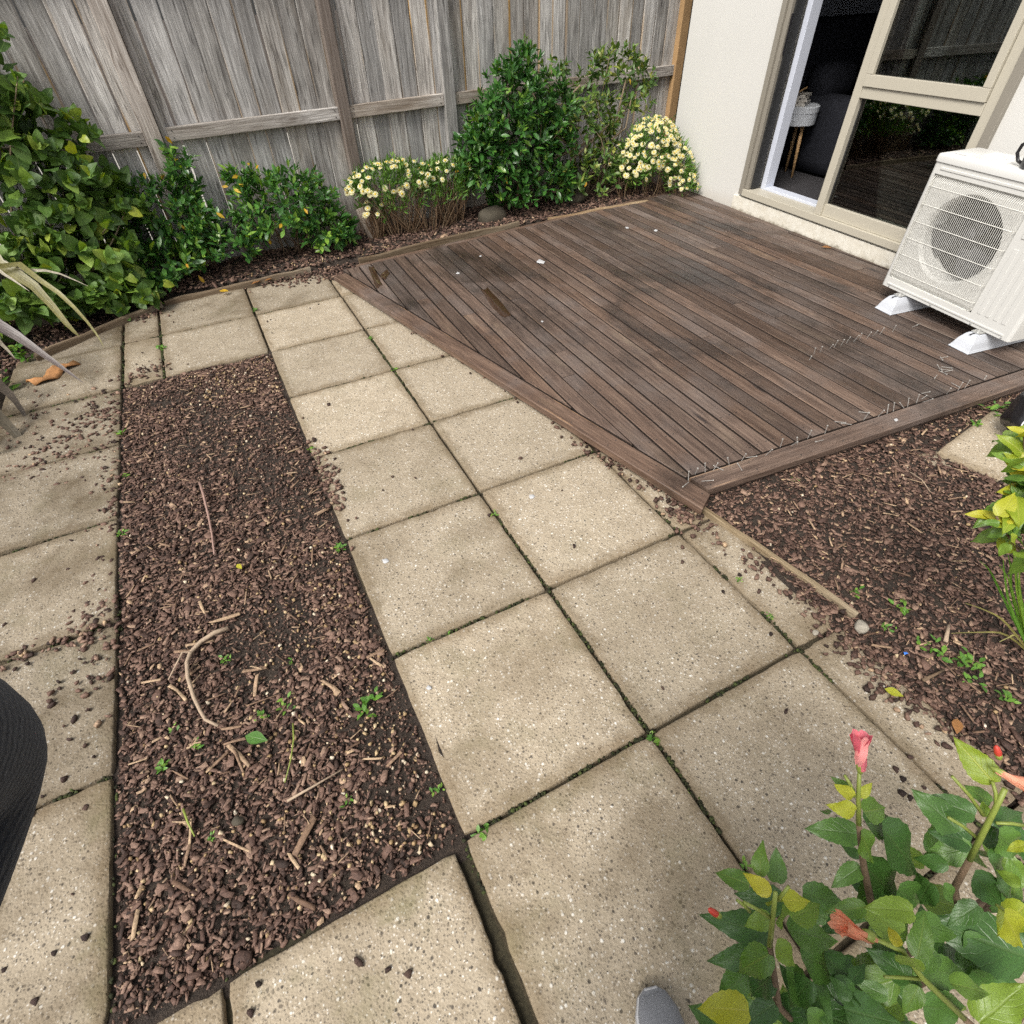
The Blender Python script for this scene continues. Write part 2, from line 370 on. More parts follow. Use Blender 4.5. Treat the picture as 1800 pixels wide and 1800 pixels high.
M_PAVER = mat_paver(); M_SOIL = mat_soil(); M_DECK = mat_deck()
M_DECKSIDE = plain('gap_shade_board_side', (0.022,0.014,0.010), 0.8, var=0.4)  # near-black board sides: shade of the gaps put into the colour
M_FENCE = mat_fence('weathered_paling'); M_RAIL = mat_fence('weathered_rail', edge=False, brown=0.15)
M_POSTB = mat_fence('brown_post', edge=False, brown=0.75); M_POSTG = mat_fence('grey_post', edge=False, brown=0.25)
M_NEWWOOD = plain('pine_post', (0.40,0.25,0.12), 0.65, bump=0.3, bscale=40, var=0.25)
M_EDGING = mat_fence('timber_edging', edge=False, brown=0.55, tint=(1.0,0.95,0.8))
M_PALEEDGE = mat_fence('pale_timber_edging', edge=False, brown=0.12, tint=(1.05,0.97,0.82))
M_WALL = mat_wall(); M_PLINTH = mat_plinth(); M_GLASS = mat_glass()
M_FRAME = plain('taupe_aluminium', (0.47,0.435,0.355), 0.42, 0.0, 0.05, 200, var=0.05)
M_FRAMED = plain('dark_taupe_aluminium', (0.25,0.228,0.19), 0.45, 0.0, 0.05, 200, var=0.05)
M_REVEAL = plain('white_reveal', (0.56,0.59,0.67), 0.5, var=0.03)
M_BLACK = plain('black_plastic', (0.015,0.014,0.016), 0.35, var=0.1)
M_SEAL = plain('dark_rubber_seal', (0.02,0.02,0.02), 0.6)
M_CARPET = plain('charcoal_carpet', (0.045,0.043,0.046), 0.95, bump=0.6, bscale=300, spec=0.1, var=0.3)
M_SOFA = plain('charcoal_sofa_fabric', (0.020,0.021,0.027), 0.9, bump=0.5, bscale=120, spec=0.15, var=0.35)
M_INWALL = plain('interior_wall_paint', (0.33,0.35,0.40), 0.8, var=0.05)
M_ACW = plain('white_enamel', (0.63,0.625,0.595), 0.38, var=0.025, bump=0.02, bscale=80)
M_ACTOP = plain('white_enamel_top', (0.64,0.635,0.61), 0.36, var=0.02)
M_WIRE = plain('white_coated_wire', (0.66,0.65,0.60), 0.4, var=0.04)
M_FAN = plain('dark_fan_plastic', (0.030,0.030,0.036), 0.45, var=0.2)
M_COIL = plain('dark_coil', (0.012,0.012,0.014), 0.6)
M_BLOCK = plain('white_mounting_block', (0.50,0.52,0.56), 0.6, bump=0.3, bscale=60, var=0.12)
M_STEEL = plain('galvanised_steel', (0.62,0.62,0.60), 0.35, 0.75, var=0.15)
M_TABLEW = plain('white_table_paint', (0.70,0.73,0.78), 0.4, var=0.02)
M_BEECH = plain('beech_leg', (0.52,0.32,0.15), 0.45, var=0.15)
M_TWIG = plain('pale_dry_twig', (0.36,0.27,0.19), 0.8, bump=0.5, bscale=150, var=0.3)
M_STEM = plain('brown_stem', (0.13,0.085,0.05), 0.8, bump=0.5, bscale=120, var=0.35)
M_STEMPALE = plain('pale_woody_stem', (0.24,0.18,0.115), 0.8, bump=0.6, bscale=90, var=0.35)
M_STEMG = plain('green_stem', (0.22,0.27,0.05), 0.5, var=0.3)
M_DRY = mat_island('dry_stems', [(0, (0.10,0.055,0.03)), (0.5, (0.20,0.125,0.07)), (1, (0.34,0.25,0.16))], 0.85, 0.3)
M_STONE = plain('garden_stone', (0.060,0.050,0.034), 0.85, bump=0.8, bscale=50, var=0.35)
M_PALESTONE = plain('pale_rubble', (0.30,0.27,0.22), 0.9, bump=1.0, bscale=90, var=0.35)
M_BARK = mat_island('bark_chips', [(0, (0.026,0.015,0.011)), (0.25, (0.075,0.042,0.031)), (0.6, (0.142,0.083,0.061)), (0.87, (0.205,0.128,0.094)), (0.96, (0.28,0.185,0.13)), (1.0, (0.44,0.31,0.19))], 0.72, 0.7, 150)
M_LOOSE = mat_island('loose_bark', [(0, (0.022,0.014,0.011)), (0.5, (0.055,0.032,0.026)), (1, (0.10,0.06,0.045))], 0.7, 0.7, 150)
M_PEB = mat_island('tan_pebbles', [(0, (0.22,0.14,0.07)), (0.4, (0.36,0.25,0.13)), (0.75, (0.48,0.36,0.21)), (1, (0.62,0.54,0.42))], 0.7, 0.4, 90)
M_STRAW = mat_island('wood_slivers', [(0, (0.12,0.07,0.045)), (0.5, (0.24,0.155,0.10)), (1, (0.42,0.30,0.19))], 0.8, 0.4, 120)
M_MOSS = mat_island('moss', [(0, (0.018,0.018,0.008)), (0.6, (0.030,0.034,0.012)), (1, (0.062,0.080,0.02))], 0.9, 0.4, 200)
M_JOINT = mat_island('joint_grit', [(0, (0.03,0.026,0.014)), (1, (0.05,0.04,0.024))], 0.95, 1.0, 120)
M_STEELN = plain('bright_nail', (0.42,0.40,0.37), 0.4, 0.3, var=0.15)
M_PUDDLE = plain('standing_water', (0.045,0.024,0.014), 0.05, var=0.15)
M_DROP = plain('bird_dropping', (0.45,0.45,0.45), 0.8, var=0.2)

GREEN = lambda a, b, c: [(0, a), (0.6, b), (1, c)]
L_HIB = mat_leaf('hibiscus_leaf', [(0, (0.045,0.098,0.018)), (0.45, (0.075,0.155,0.026)), (0.75, (0.125,0.230,0.036)), (0.92, (0.20,0.32,0.045)), (1, (0.36,0.44,0.06))], 0.52, 0.25)
L_GLOSS = mat_leaf('glossy_leaf', [(0, (0.028,0.090,0.020)), (0.5, (0.050,0.150,0.030)), (0.80, (0.095,0.225,0.038)), (1, (0.22,0.36,0.05))], 0.26, 0.18, vstr=0.18)
L_DARK = mat_leaf('dark_shrub_leaf', [(0, (0.020,0.070,0.014)), (0.55, (0.036,0.120,0.022)), (0.88, (0.070,0.185,0.030)), (1, (0.17,0.29,0.04))], 0.24, 0.16, vstr=0.15)
L_OLIVE = mat_leaf('olive_shrub_leaf', [(0, (0.042,0.095,0.020)), (0.5, (0.080,0.155,0.030)), (0.82, (0.15,0.23,0.04)), (1, (0.28,0.29,0.06))], 0.38, 0.22, vstr=0.2)
L_YELLOW = mat_leaf('yellowed_leaf', GREEN((0.48,0.29,0.02), (0.58,0.38,0.03), (0.50,0.22,0.02)), 0.5, 0.3, vein=(0.4,0.25,0.03))
L_FINE = mat_leaf('daisy_leaf', [(0, (0.045,0.11,0.018)), (0.6, (0.085,0.19,0.028)), (1, (0.17,0.30,0.045))], 0.4, 0.2, vstr=0.0)
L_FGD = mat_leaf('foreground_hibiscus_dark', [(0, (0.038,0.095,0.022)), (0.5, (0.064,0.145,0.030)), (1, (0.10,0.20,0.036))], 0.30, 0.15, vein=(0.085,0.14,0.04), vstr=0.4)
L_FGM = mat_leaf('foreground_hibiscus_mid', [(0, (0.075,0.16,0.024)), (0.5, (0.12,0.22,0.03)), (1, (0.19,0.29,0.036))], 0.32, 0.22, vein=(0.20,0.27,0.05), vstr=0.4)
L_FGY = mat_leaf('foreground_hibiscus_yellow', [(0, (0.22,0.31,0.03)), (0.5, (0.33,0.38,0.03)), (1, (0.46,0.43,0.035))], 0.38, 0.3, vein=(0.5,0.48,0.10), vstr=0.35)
L_WEED = mat_leaf('weed_leaf', [(0, (0.065,0.17,0.025)), (0.6, (0.12,0.27,0.035)), (1, (0.22,0.36,0.05))], 0.4, 0.25, vstr=0.2)
L_FLAX = mat_leaf('flax_blade', [(0, (0.060,0.042,0.038)), (0.5, (0.105,0.078,0.066)), (1, (0.085,0.075,0.04))], 0.35, 0.1, vstr=0.0)
L_FLAXG = mat_leaf('flax_blade_green', [(0, (0.17,0.15,0.045)), (1, (0.22,0.20,0.06))], 0.35, 0.12, vstr=0.0)
L_FLAXP = mat_leaf('flax_blade_pale', [(0, (0.36,0.31,0.22)), (1, (0.42,0.38,0.30))], 0.35, 0.12, vstr=0.0)
L_BROWN = mat_leaf('dead_leaf', [(0, (0.20,0.085,0.025)), (0.6, (0.34,0.16,0.05)), (1, (0.42,0.26,0.10))], 0.7, 0.1, vein=(0.16,0.07,0.02))
M_PETAL = mat_leaf('cream_petal', [(0, (0.68,0.62,0.30)), (0.5, (0.78,0.73,0.42)), (1, (0.80,0.78,0.56))], 0.6, 0.25, vstr=0.0)
M_EYE = plain('daisy_eye', (0.62,0.42,0.03), 0.8, bump=0.5, bscale=400, var=0.2)
M_PINK = mat_leaf('pink_petal', [(0, (0.62,0.13,0.17)), (0.6, (0.72,0.20,0.23)), (1, (0.78,0.32,0.30))], 0.55, 0.3, vein=(0.85,0.55,0.55), vstr=0.25)
M_PEACH = mat_leaf('peach_petal', [(0, (0.68,0.30,0.17)), (1, (0.76,0.40,0.27))], 0.55, 0.3, vein=(0.6,0.22,0.10), vstr=0.4)
M_BUD = plain('red_bud', (0.50,0.05,0.03), 0.45, var=0.2)

# ================================================================== SETTING
BED = (-1.42, -0.60, 0.0, 3.0)
def mulch_zone(x, y):                     # 1 planting / mulch soil showing, 0 under paving and deck
    x = np.asarray(x); y = np.asarray(y)
    bed = (x > -1.475) & (x < -0.545) & (y > -0.055) & (y < 3.055)
    right = (x > 0.74) & (y < 0.76-0.08*(x-0.7))
    far = (y > 4.16+np.maximum(0, (-1.15-x))*-0.62)
    left = x < -2.05
    return bed | right | far | left
def H(x, y):
    x = np.asarray(x, dtype=float); y = np.asarray(y, dtype=float)
    z = np.where(mulch_zone(x, y), -0.014, -0.062)
    z = z + np.where(y > 4.2, 0.045, 0.0)
    z = z + np.where((x > 0.74) & (y < 0.75), 0.004 - 0.004*np.clip(x-0.9, 0, 2), 0)
    nz = (vnoise(x, y, 4.0, 1)-0.5)*0.022 + (vnoise(x, y, 13.0, 2)-0.5)*0.010
    return z + nz
def build_ground():
    def ax(a, b, st, far): return np.concatenate([[-far, -far/3, a-3], np.arange(a, b, st), [b+3, far/3, far]])
    X = ax(-3.4, 4.2, 0.035, 70); Y = ax(-2.0, 5.2, 0.035, 70)
    gx, gy = np.meshgrid(X, Y, indexing='ij'); gz = H(gx, gy)
    V = np.stack([gx.ravel(), gy.ravel(), gz.ravel()], 1); ny = len(Y)
    i, j = np.meshgrid(np.arange(len(X)-1), np.arange(ny-1), indexing='ij'); a = (i*ny+j).ravel()
    F = np.stack([a, a+ny, a+ny+1, a+1], 1)
    link('ground', fast_mesh('ground', V, F, M_SOIL, smooth=True), label='dark damp soil of the garden beds', kind='structure')
build_ground()
# pale concrete strip on the neighbour's side, glimpsed through the fence gaps
mb = MB(); mb.box((0, 7.6, 0.02), (16, 4.6, 0.06))
mb.build('neighbour_path', plain('neighbour_concrete', (0.36,0.34,0.30), 0.9, var=0.1), label='pale concrete beyond the paling fence', kind='structure')

# ------------------------------------------------------------------ paving
mb = MB()
for (x0, x1, y0, y1) in [(-0.6,0.72,-1.9,4.1), (-1.43,-0.6,3.0,4.1), (-2.03,-1.425,-1.3,3.9), (-1.43,-0.6,-1.3,0.0)]:
    mb.box(((x0+x1)/2, (y0+y1)/2, -0.036), (x1-x0, y1-y0, 0.03))
paving = mb.build('paving', M_JOINT, label='joint bed of the concrete paving', kind='structure')
def paver(poly, dirt=0.4, algae=0.2, dz=0.0, tilt=0.004, name='paver', parent=None, film=0.0):
    P = [Vector(p) for p in poly]; c = sum(P, Vector((0,0)))/len(P)
    xs = [p.x for p in P]; ys = [p.y for p in P]
    # perimeter, slightly worn
    ring = []; n = len(P)
    for i in range(n):
        a, b = P[i], P[(i+1) % n]; L = (b-a).length; k = max(2, int(L/0.03)); t = (b-a)/L; nr = Vector((-t.y, t.x))
        for q in range(k):
            f = q/k; e = min(f, 1-f)*L
            ring.append(a+(b-a)*f + nr*(abs(random.gauss(0, 0.0012)) + (0.004 if q == 0 else 0) + (0.006*random.random() if random.random() < 0.06 else 0)) + (t*0.004 if q == 0 else Vector((0,0))))
    m = len(ring); V = []; E = []; F = []
    ph = random.random()*99
    steps = [(0.0, -0.045), (0.0, -0.006), (0.0022, -0.0018), (0.006, 0.0)] + [(s, 0.0) for s in (0.02, 0.045, 0.09)]
    half = 0.5*min(max(xs)-min(xs), max(ys)-min(ys))
    steps = [s for s in steps if s[0] < half*0.8]
    for (ins, z) in steps:
        for p in ring:
            v = c+(p-c)*max(0.0, 1-ins/half)
            zz = z + (0.0 if z < -0.02 else 0.0012*math.sin(p.x*31+ph)+random.gauss(0, 0.0004))
            V.append((v.x-c.x, v.y-c.y, zz)); E.append(ins)
    for i in range(len(steps)-1):
        for j in range(m):
            k = (j+1) % m; F.append((i*m+j, i*m+k, (i+1)*m+k, (i+1)*m+j))
    V.append((0, 0, 0.0)); E.append(half); b = (len(steps)-1)*m
    for j in range(m): F.append((b+j, b+(j+1) % m, len(V)-1))
    me = mesh(name, V, F, M_PAVER); at = me.attributes.new('edged', 'FLOAT', 'POINT'); at.data.foreach_set('value', E)
    for p in me.polygons: p.use_smooth = True
    me.set_sharp_from_angle(angle=R(40))
    o = link(name, me, parent if parent is not None else paving, (c.x, c.y, dz))
    o.rotation_euler = (random.gauss(0, tilt), random.gauss(0, tilt), random.gauss(0, 0.002))
    o.color = (dirt, algae, film, 1); return o
def rect(x0, x1, y0, y1, g=0.005): return [(x0+g, y0+g), (x1-g, y0+g), (x1-g, y1-g), (x0+g, y1-g)]
for r in range(-2, 6):                       # the two-wide path
    y0 = r*0.6
    paver(rect(-0.6, 0, y0, y0+0.6), 0.80-0.09*r, 0.5-0.08*r if r < 5 else 0.12)
    paver(rect(0, 0.6, y0, y0+0.6), 0.45-0.06*r if r > 0 else 0.5-0.08*r, 0.25-0.06*r if r < 4 else 0.03)
paver(rect(-0.6, 0, 3.6, 4.12), 0.9, 0.1, film=0.5); paver(rect(0, 0.25, 3.6, 3.95), 0.5, 0.1)
for y0 in (0.6, 0.0, -0.6, -1.2): paver(rect(0.6, 0.80, y0, y0+0.6, 0.006), 0.5, 0.1, -0.004)
paver(rect(-1.2, -0.6, 3.0, 3.6), 0.5, 0.1, film=0.45); paver(rect(-1.42, -1.2, 3.0, 3.6), 0.6, 0.15, film=0.6)
paver(rect(-1.2, -0.6, 3.6, 4.14), 1.0, 0.3, film=1.0); paver([(-1.415,3.605),(-1.205,3.605),(-1.205,4.10),(-1.415,4.0)], 0.9, 0.3, film=1.0)
for r in range(-2, 6):
    y0 = 0.02+r*0.592; paver(rect(-2.02, -1.42, y0, y0+0.592, 0.006), 1.15, 0.8 if r < 1 else 0.5, random.gauss(0, 0.003), 0.006, film=0.9 if r > 0 else 0.5)
paver([(-2.014,3.58),(-1.426,3.58),(-1.426,3.98),(-2.014,3.66)], 1.0, 0.5, film=1.0)
paver(rect(-1.19, -0.622, -0.6, -0.012), 0.5, 0.95, 0.002); paver(rect(-1.42, -1.19, -0.62, -0.012, 0.006), 0.5, 0.5, -0.002)
paver(rect(-1.19, -0.622, -1.2, -0.6), 0.5, 0.8); paver(rect(-1.42, -1.19, -1.2, -0.62, 0.006), 0.5, 0.5)
# angled paver in the mulch beside the deck
def qd(*pts): return [tuple(p) for p in pts]
pv = paver(qd((2.00,0.11),(2.56,0.19),(2.48,0.52),(1.94,0.44)), 0.15, 0.0, -0.012, 0.002, name='stepping_paver')
pv.parent = None; pv.location = (pv.location.x, pv.location.y, 0.002)
tag(pv, 'clean angled concrete paver set alone in the mulch by the deck', 'paver')
pv = paver(qd((1.72,0.37),(1.93,0.28),(2.00,0.45),(1.80,0.50)), 1.0, 0.1, -0.02, 0.004, name='stepping_paver'); pv.parent = None
tag(pv, 'muddy brick-sized paver piece half buried beside the deck edge', 'paver')

# ------------------------------------------------------------------ deck
DZ = 0.06
deck = empty('deck', (1.9, 2.3, 0), label='dark brown timber deck with a slanting left edge', cat='deck')
def dl(p): return (p[0]-1.9, p[1]-2.3)
A = Vector((0.70, 0.70)); ang_n = R(-4.5); dn = Vector((math.cos(ang_n), math.sin(ang_n)))
apex = Vector((0.025, 3.82)); dd_ = (apex-A).normalized()           # slanting edge
ndg = Vector((dd_.y, -dd_.x))                                        # inward
nnr = Vector((-dn.y, dn.x))                                          # inward from near edge
far0 = Vector((0.16, 3.98)); ang_f = R(4.6); df = Vector((math.cos(ang_f), math.sin(ang_f))); nf = Vector((df.y, -df.x))
wd = Vector((math.cos(R(86.4)), math.sin(R(86.4)))); w0 = Vector((3.623, 3.92)); nw = Vector((-wd.y, wd.x))   # away from the wall
EW = 0.098
bang = R(88.6); bd = Vector((math.cos(bang), math.sin(bang))); bn = Vector((bd.y, -bd.x))
pitch = 0.0935; start = A + dn*0.105 + nnr*EW
def board_obj(poly, name='deck_board', z1=DZ, th=0.032, dz=0.0, mat=None):
    if len(poly) < 3: return
    ar = sum(poly[i].x*poly[(i+1) % len(poly)].y-poly[(i+1) % len(poly)].x*poly[i].y for i in range(len(poly)))/2
    if ar < 0: poly = poly[::-1]
    if abs(ar) < 0.0008: return
    return poly
Mb = Matrix.Rotation(bang-math.pi/2, 4, 'Z')
for k in range(-14, 31):
    c = start + bn*((k+0.5)*pitch); hw = 0.0414+random.uniform(-0.0006, 0.0006)
    strip = [c+bn*-hw-bd*2, c+bn*hw-bd*2, c+bn*hw+bd*5, c+bn*-hw+bd*5]
    p = clip(strip, A+nnr*(EW+0.009), nnr); p = clip(p, A+ndg*(EW+0.006), ndg) if p else p
    p = clip(p, far0+nf*0.052, nf) if p else p; p = clip(p, w0+nw*0.012, nw) if p else p
    if not p: continue
    t0 = min((q-c).dot(bd) for q in p); t1 = max((q-c).dot(bd) for q in p)
    cuts = []
    if t1-t0 > 1.6 and random.random() < 0.75:
        cuts = [t0 + (t1-t0)*random.choice([0.30, 0.38, 0.5, 0.62, 0.7])]
    segs = [t0-1]+cuts+[t1+1]
    for a, b in zip(segs[:-1], segs[1:]):
        q = clip(p, c+bd*(a+0.0015), bd); q = clip(q, c+bd*(b-0.0015), -bd) if q else q
        q = board_obj(q) if q else None
        if not q: continue
        inv = Mb.inverted()
        loc = [(inv @ Vector((v.x-c.x, v.y-c.y, 0))) for v in q]
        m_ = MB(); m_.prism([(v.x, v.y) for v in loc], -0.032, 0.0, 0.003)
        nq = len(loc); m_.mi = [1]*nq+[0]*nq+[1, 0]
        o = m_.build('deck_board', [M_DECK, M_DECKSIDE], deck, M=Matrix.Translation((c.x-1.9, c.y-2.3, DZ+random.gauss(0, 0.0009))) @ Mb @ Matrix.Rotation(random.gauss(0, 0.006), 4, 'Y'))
def grooved(name, p, d, L, wdt, th, z, groove=True, endcut=(0, 0)):
    n = 9 if groove else 1; prof = [(-wdt/2, -th), (wdt/2, -th), (wdt/2, -0.004), (wdt/2-0.004, 0)]
    if groove:
        for i in range(n-1, -1, -1):
            x = -wdt/2+0.010+(wdt-0.02)*(i/(n-1)); prof += [(x+0.0028, 0), (x, -0.0022), (x-0.0028, 0)]
    prof += [(-wdt/2+0.004, 0), (-wdt/2, -0.004)]
    V = []; m = len(prof)
    for e in (0, 1):
        for (x, zz) in prof: V.append((x, (L if e else 0) + endcut[e]*x, zz))
    F = [tuple(range(m)), tuple(range(2*m-1, m-1, -1))] + [((j+1) % m, j, m+j, m+(j+1) % m) for j in range(m)]
    a = math.atan2(d.y, d.x)-math.pi/2; me = mesh(name, V, F, M_DECK)
    return link(name, me, deck, M=Matrix.Translation((p.x-1.9, p.y-2.3, z)) @ Matrix.Rotation(a, 4, 'Z'))
grooved('edge_board', A+ndg*(EW/2-0.006)-dd_*0.07, dd_, 3.27, EW, 0.034, DZ+0.001, False, (0.35, 0)).name
grooved('edge_board', A+nnr*(EW/2)+dn*0.101, dn, 2.86, EW, 0.034, DZ, True, (0.28, 0))
grooved('edge_board', far0+nf*0.026+df*0.06, df, 3.42, 0.048, 0.034, DZ-0.003, False)
m_ = MB()      # fascia and bearers below
def beam(p, d, L, wdt, z0, z1, off):
    n_ = Vector((-d.y, d.x)); q = p+n_*off
    P = [q, q+d*L, q+d*L+n_*wdt, q+n_*wdt]; m_.prism([dl(v) for v in P], z0, z1)
beam(A+ndg*0.035, dd_, 3.1, 0.03, -0.05, 0.024, -0.03); m_.build('fascia', M_DECK, deck); m_ = MB()
beam(A+dn*0.06, dn, 2.85, 0.03, -0.05, 0.024, 0.016); m_.build('fascia', M_DECK, deck); m_ = MB()
beam(far0, df, 3.4, 0.03, -0.05, 0.02, -0.036); m_.build('fascia', M_DECK, deck); m_ = MB()
for k in range(7):
    y = 1.0+k*0.46; x0 = max(0.78-(y-0.7)*0.215, 0.1)+0.05
    m_ = MB(); m_.box(((x0+3.4)/2-1.9, y-2.3, -0.01), (3.4-x0, 0.045, 0.07)); m_.build('bearer', M_POSTB, deck)

# ------------------------------------------------------------------ fence
FA = R(4.8); FD = Vector((math.cos(FA), math.sin(FA), 0)); FP = Vector((0.597, 4.835, 0))
fence = empty('paling_fence', FP, FA, label='weathered grey timber paling fence along the back of the yard', cat='fence')
def fx(x): return (x-FP.x)/math.cos(FA)
s = fx(-4.2); i = 0
while s < fx(4.7):
    wdt = random.uniform(0.134, 0.150); g = random.choice([0.002, 0.003, 0.004, 0.006, 0.009])
    h0 = -0.06; h1 = 1.88+random.uniform(-0.01, 0.01)
    m_ = MB(); tw = random.uniform(-0.004, 0.004)
    # ten-sided plank, a little cupped and tapered
    for_z = [h0, 0.5, 1.0, 1.5, h1]; prof = [(-0.5,-0.009),(-0.46,-0.011),(0,-0.0095),(0.46,-0.011),(0.5,-0.009),(0.5,0.008),(0,0.0095),(-0.5,0.008)]
    V = []; F = []; n = len(prof); lean = random.gauss(0, 0.003)
    for z in for_z:
        ww = wdt*(1-0.004*z)+random.gauss(0, 0.0012)
        for (u, d) in prof: V.append((u*ww+lean*z, d+tw*u*z, z))
    for a in range(len(for_z)-1):
        for j in range(n):
            q = (j+1) % n; F.append((a*n+j, a*n+q, (a+1)*n+q, (a+1)*n+j))
    F.append(tuple(range(n-1,-1,-1))); F.append(tuple((len(for_z)-1)*n+j for j in range(n)))
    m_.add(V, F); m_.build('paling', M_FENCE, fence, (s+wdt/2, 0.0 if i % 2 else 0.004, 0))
    s += wdt+g; i += 1
posts = [(-3.6, 0.10, M_POSTG), (-2.25, 0.095, M_POSTG), (-0.82, 0.105, M_POSTG), (0.545, 0.088, M_POSTB), (1.457, 0.10, M_FENCE), (2.75, 0.0, None), (4.03, 0.10, M_NEWWOOD)]
for (x, wd_, mt) in posts:
    if mt is None: continue
    m_ = MB(); m_.box((0, 0, 0.93), (wd_, 0.062, 2.0), ch=0.004)
    m_.build('post', mt, fence, (fx(x), -0.044, 0))
    if x == -0.82:
        m_ = MB(); m_.box((0, 0, 0.93), (0.042, 0.03, 2.0), ch=0.003); m_.build('post_batten', M_POSTG, fence, (fx(x)+0.078, -0.030, 0))
xs = [p[0] for p in posts if p[2] is not None]; ws = {p[0]: p[1] for p in posts}
for a, b in zip(xs[:-1], xs[1:]):
    for z in (0.895, 1.72):
        L = fx(b)-fx(a)-ws[a]/2-ws[b]/2-(0.045 if a == -0.82 else 0.004)
        m_ = MB(); m_.box((0, 0, 0), (0.082, 0.046, L), ch=0.004)     # long axis on local Z for the grain
        o = m_.build('rail', M_RAIL, fence); Mx = Matrix.Translation((fx(a)+ws[a]/2+(0.045 if a == -0.82 else 0.002)+L/2, -0.034, z)) @ Matrix.Rotation(R(90), 4, 'Y') @ Matrix.Rotation(random.gauss(0, 0.004), 4, 'Y')
        o.matrix_basis = Mx
        for e in (-1, 1):
            for q in (-0.02, 0.02):
                nl = MB(); nl.lathe([(0.004, 0), (0.004, 0.003)], 8, (q, -0.0225, e*(L/2-0.03)), M=Matrix.Rotation(R(90), 3, 'X')); nl.build('nail_head', M_BLACK, o)

# ------------------------------------------------------------------ house
HA = math.atan2(-math.sin(R(86.4)), -math.cos(R(86.4)))
corner = w0 + wd*0.63
house = empty('house', (corner.x, corner.y, 0), HA, label='cream rendered house wall with glazed sliding door', cat='house')
# local: x along the wall towards the camera, y into the house, z up
U0, U1, ZB, ZT = 1.08, 2.94, 0.185, 2.25
def hb(name, c0, c1, mt, ch=0.0, parent=None):
    m_ = MB(); m_.box(((c0[0]+c1[0])/2, (c0[1]+c1[1])/2, (c0[2]+c1[2])/2), (c1[0]-c0[0], c1[1]-c0[1], c1[2]-c0[2]), ch=ch)
    return m_.build(name, mt, parent or house)
hb('wall', (0, 0, -0.1), (U0, 0.22, 2.9), M_WALL); hb('wall', (U1, 0, -0.1), (9, 0.22, 2.9), M_WALL)
hb('wall', (U0, 0, ZT), (U1, 0.22, 2.9), M_WALL); hb('wall', (0, 0.22, -0.1), (0.2, 7, 2.9), M_WALL)
hb('footing', (U0-0.06, -0.022, -0.1), (6, 0.0, 0.165), M_PLINTH, 0.004)
hb('footing', (U0+0.0005, 0.001, -0.1), (U1-0.0005, 0.215, 0.178), M_PLINTH)
hb('roof_soffit', (-0.5, -0.5, 2.9), (9, 7, 3.0), M_REVEAL)
sd_ = empty('sliding_door', (0, 0, 0)); sd_.parent = house
def fr(name, c0, c1, mt=M_FRAME, ch=0.003): return hb(name, c0, c1, mt, ch, sd_)
fr('frame', (U0, -0.030, ZB), (U0+0.045, 0.11, ZT), M_FRAMED); fr('frame', (U0+0.046, -0.012, ZB+0.05), (U0+0.085, 0.10, ZT-0.05), M_FRAMED)
fr('frame', (U0+0.086, 0.012, ZB+0.05), (U0+0.100, 0.09, ZT-0.05), M_SEAL)
fr('frame', (U1-0.05, -0.030, ZB), (U1, 0.11, ZT), M_FRAMED)
fr('sill', (U0+0.0455, -0.034, ZB-0.004), (U1-0.0505, 0.11, ZB+0.045))
fr('frame', (U0+0.0455, -0.030, ZT-0.05), (U1-0.0505, 0.11, ZT))
# white lining seen through the open leaf
fr('lining', (U0+0.101, 0.112, ZB+0.02), (U0+0.15, 0.205, ZT-0.05), M_REVEAL); fr('lining', (U0+0.1505, 0.112, ZB+0.02), (1.92, 0.205, ZB+0.062), M_REVEAL)
hd = fr('handle', (U0+0.089, -0.002, 1.13), (U0+0.101, 0.011, 1.36), M_BLACK)
# fixed light: stiles, rails, opening sash above
US = 1.925
fr('stile', (US, -0.026, ZB+0.046), (US+0.062, 0.075, ZT-0.051)); fr('stile', (U1-0.115, -0.018, ZB+0.046), (U1-0.0515, 0.07, ZT-0.051))
fr('bottom_rail', (US+0.0625, -0.010, ZB+0.046), (U1-0.1155, 0.06, ZB+0.125)); fr('transom', (US+0.0625, -0.022, 0.955), (U1-0.1155, 0.07, 1.015))
sash = fr('sash', (US+0.064, -0.034, 1.018), (U1-0.118, 0.02, 1.082)); fr('sash', (US+0.064, -0.034, 1.0825), (US+0.112, 0.02, ZT-0.054)); fr('sash', (U1-0.166, -0.034, 1.0825), (U1-0.118, 0.02, ZT-0.054))
fr('seal', (US+0.0628, 0.012, ZB+0.1255), (US+0.074, 0.028, 0.954), M_SEAL, 0); fr('seal', (U1-0.128, 0.012, ZB+0.1255), (U1-0.1158, 0.028, 0.954), M_SEAL, 0)
fr('pane', (US+0.0742, 0.016, ZB+0.1258), (U1-0.1282, 0.022, 0.9545), M_GLASS, 0); fr('pane', (US+0.1122, -0.010, 1.0828), (U1-0.1662, -0.004, ZT-0.055), M_GLASS, 0)
# the open leaf parked behind the fixed light: only its far stile shows
fr('leaf_stile', (U1-0.20, 0.08, ZB+0.05), (U1-0.155, 0.108, ZT-0.06)); fr('leaf_rail', (US+0.03, 0.08, ZB+0.05), (U1-0.2005, 0.108, ZB+0.115))
# room
hb('carpet', (0.2005, 0.2205, 0.0), (6, 6.9, ZB+0.004), M_CARPET)
hb('interior_wall', (0.2005, 4.2, ZB), (6, 4.3, 2.6), M_INWALL); hb('interior_wall', (6.0005, 0.2205, ZB), (6.1, 4.3, 2.6), M_INWALL)
hb('ceiling', (0.2005, 0.2205, 2.6), (6, 4.3, 2.65), M_INWALL)
Hm = Matrix.Translation(house.location) @ Matrix.Rotation(HA, 4, 'Z')
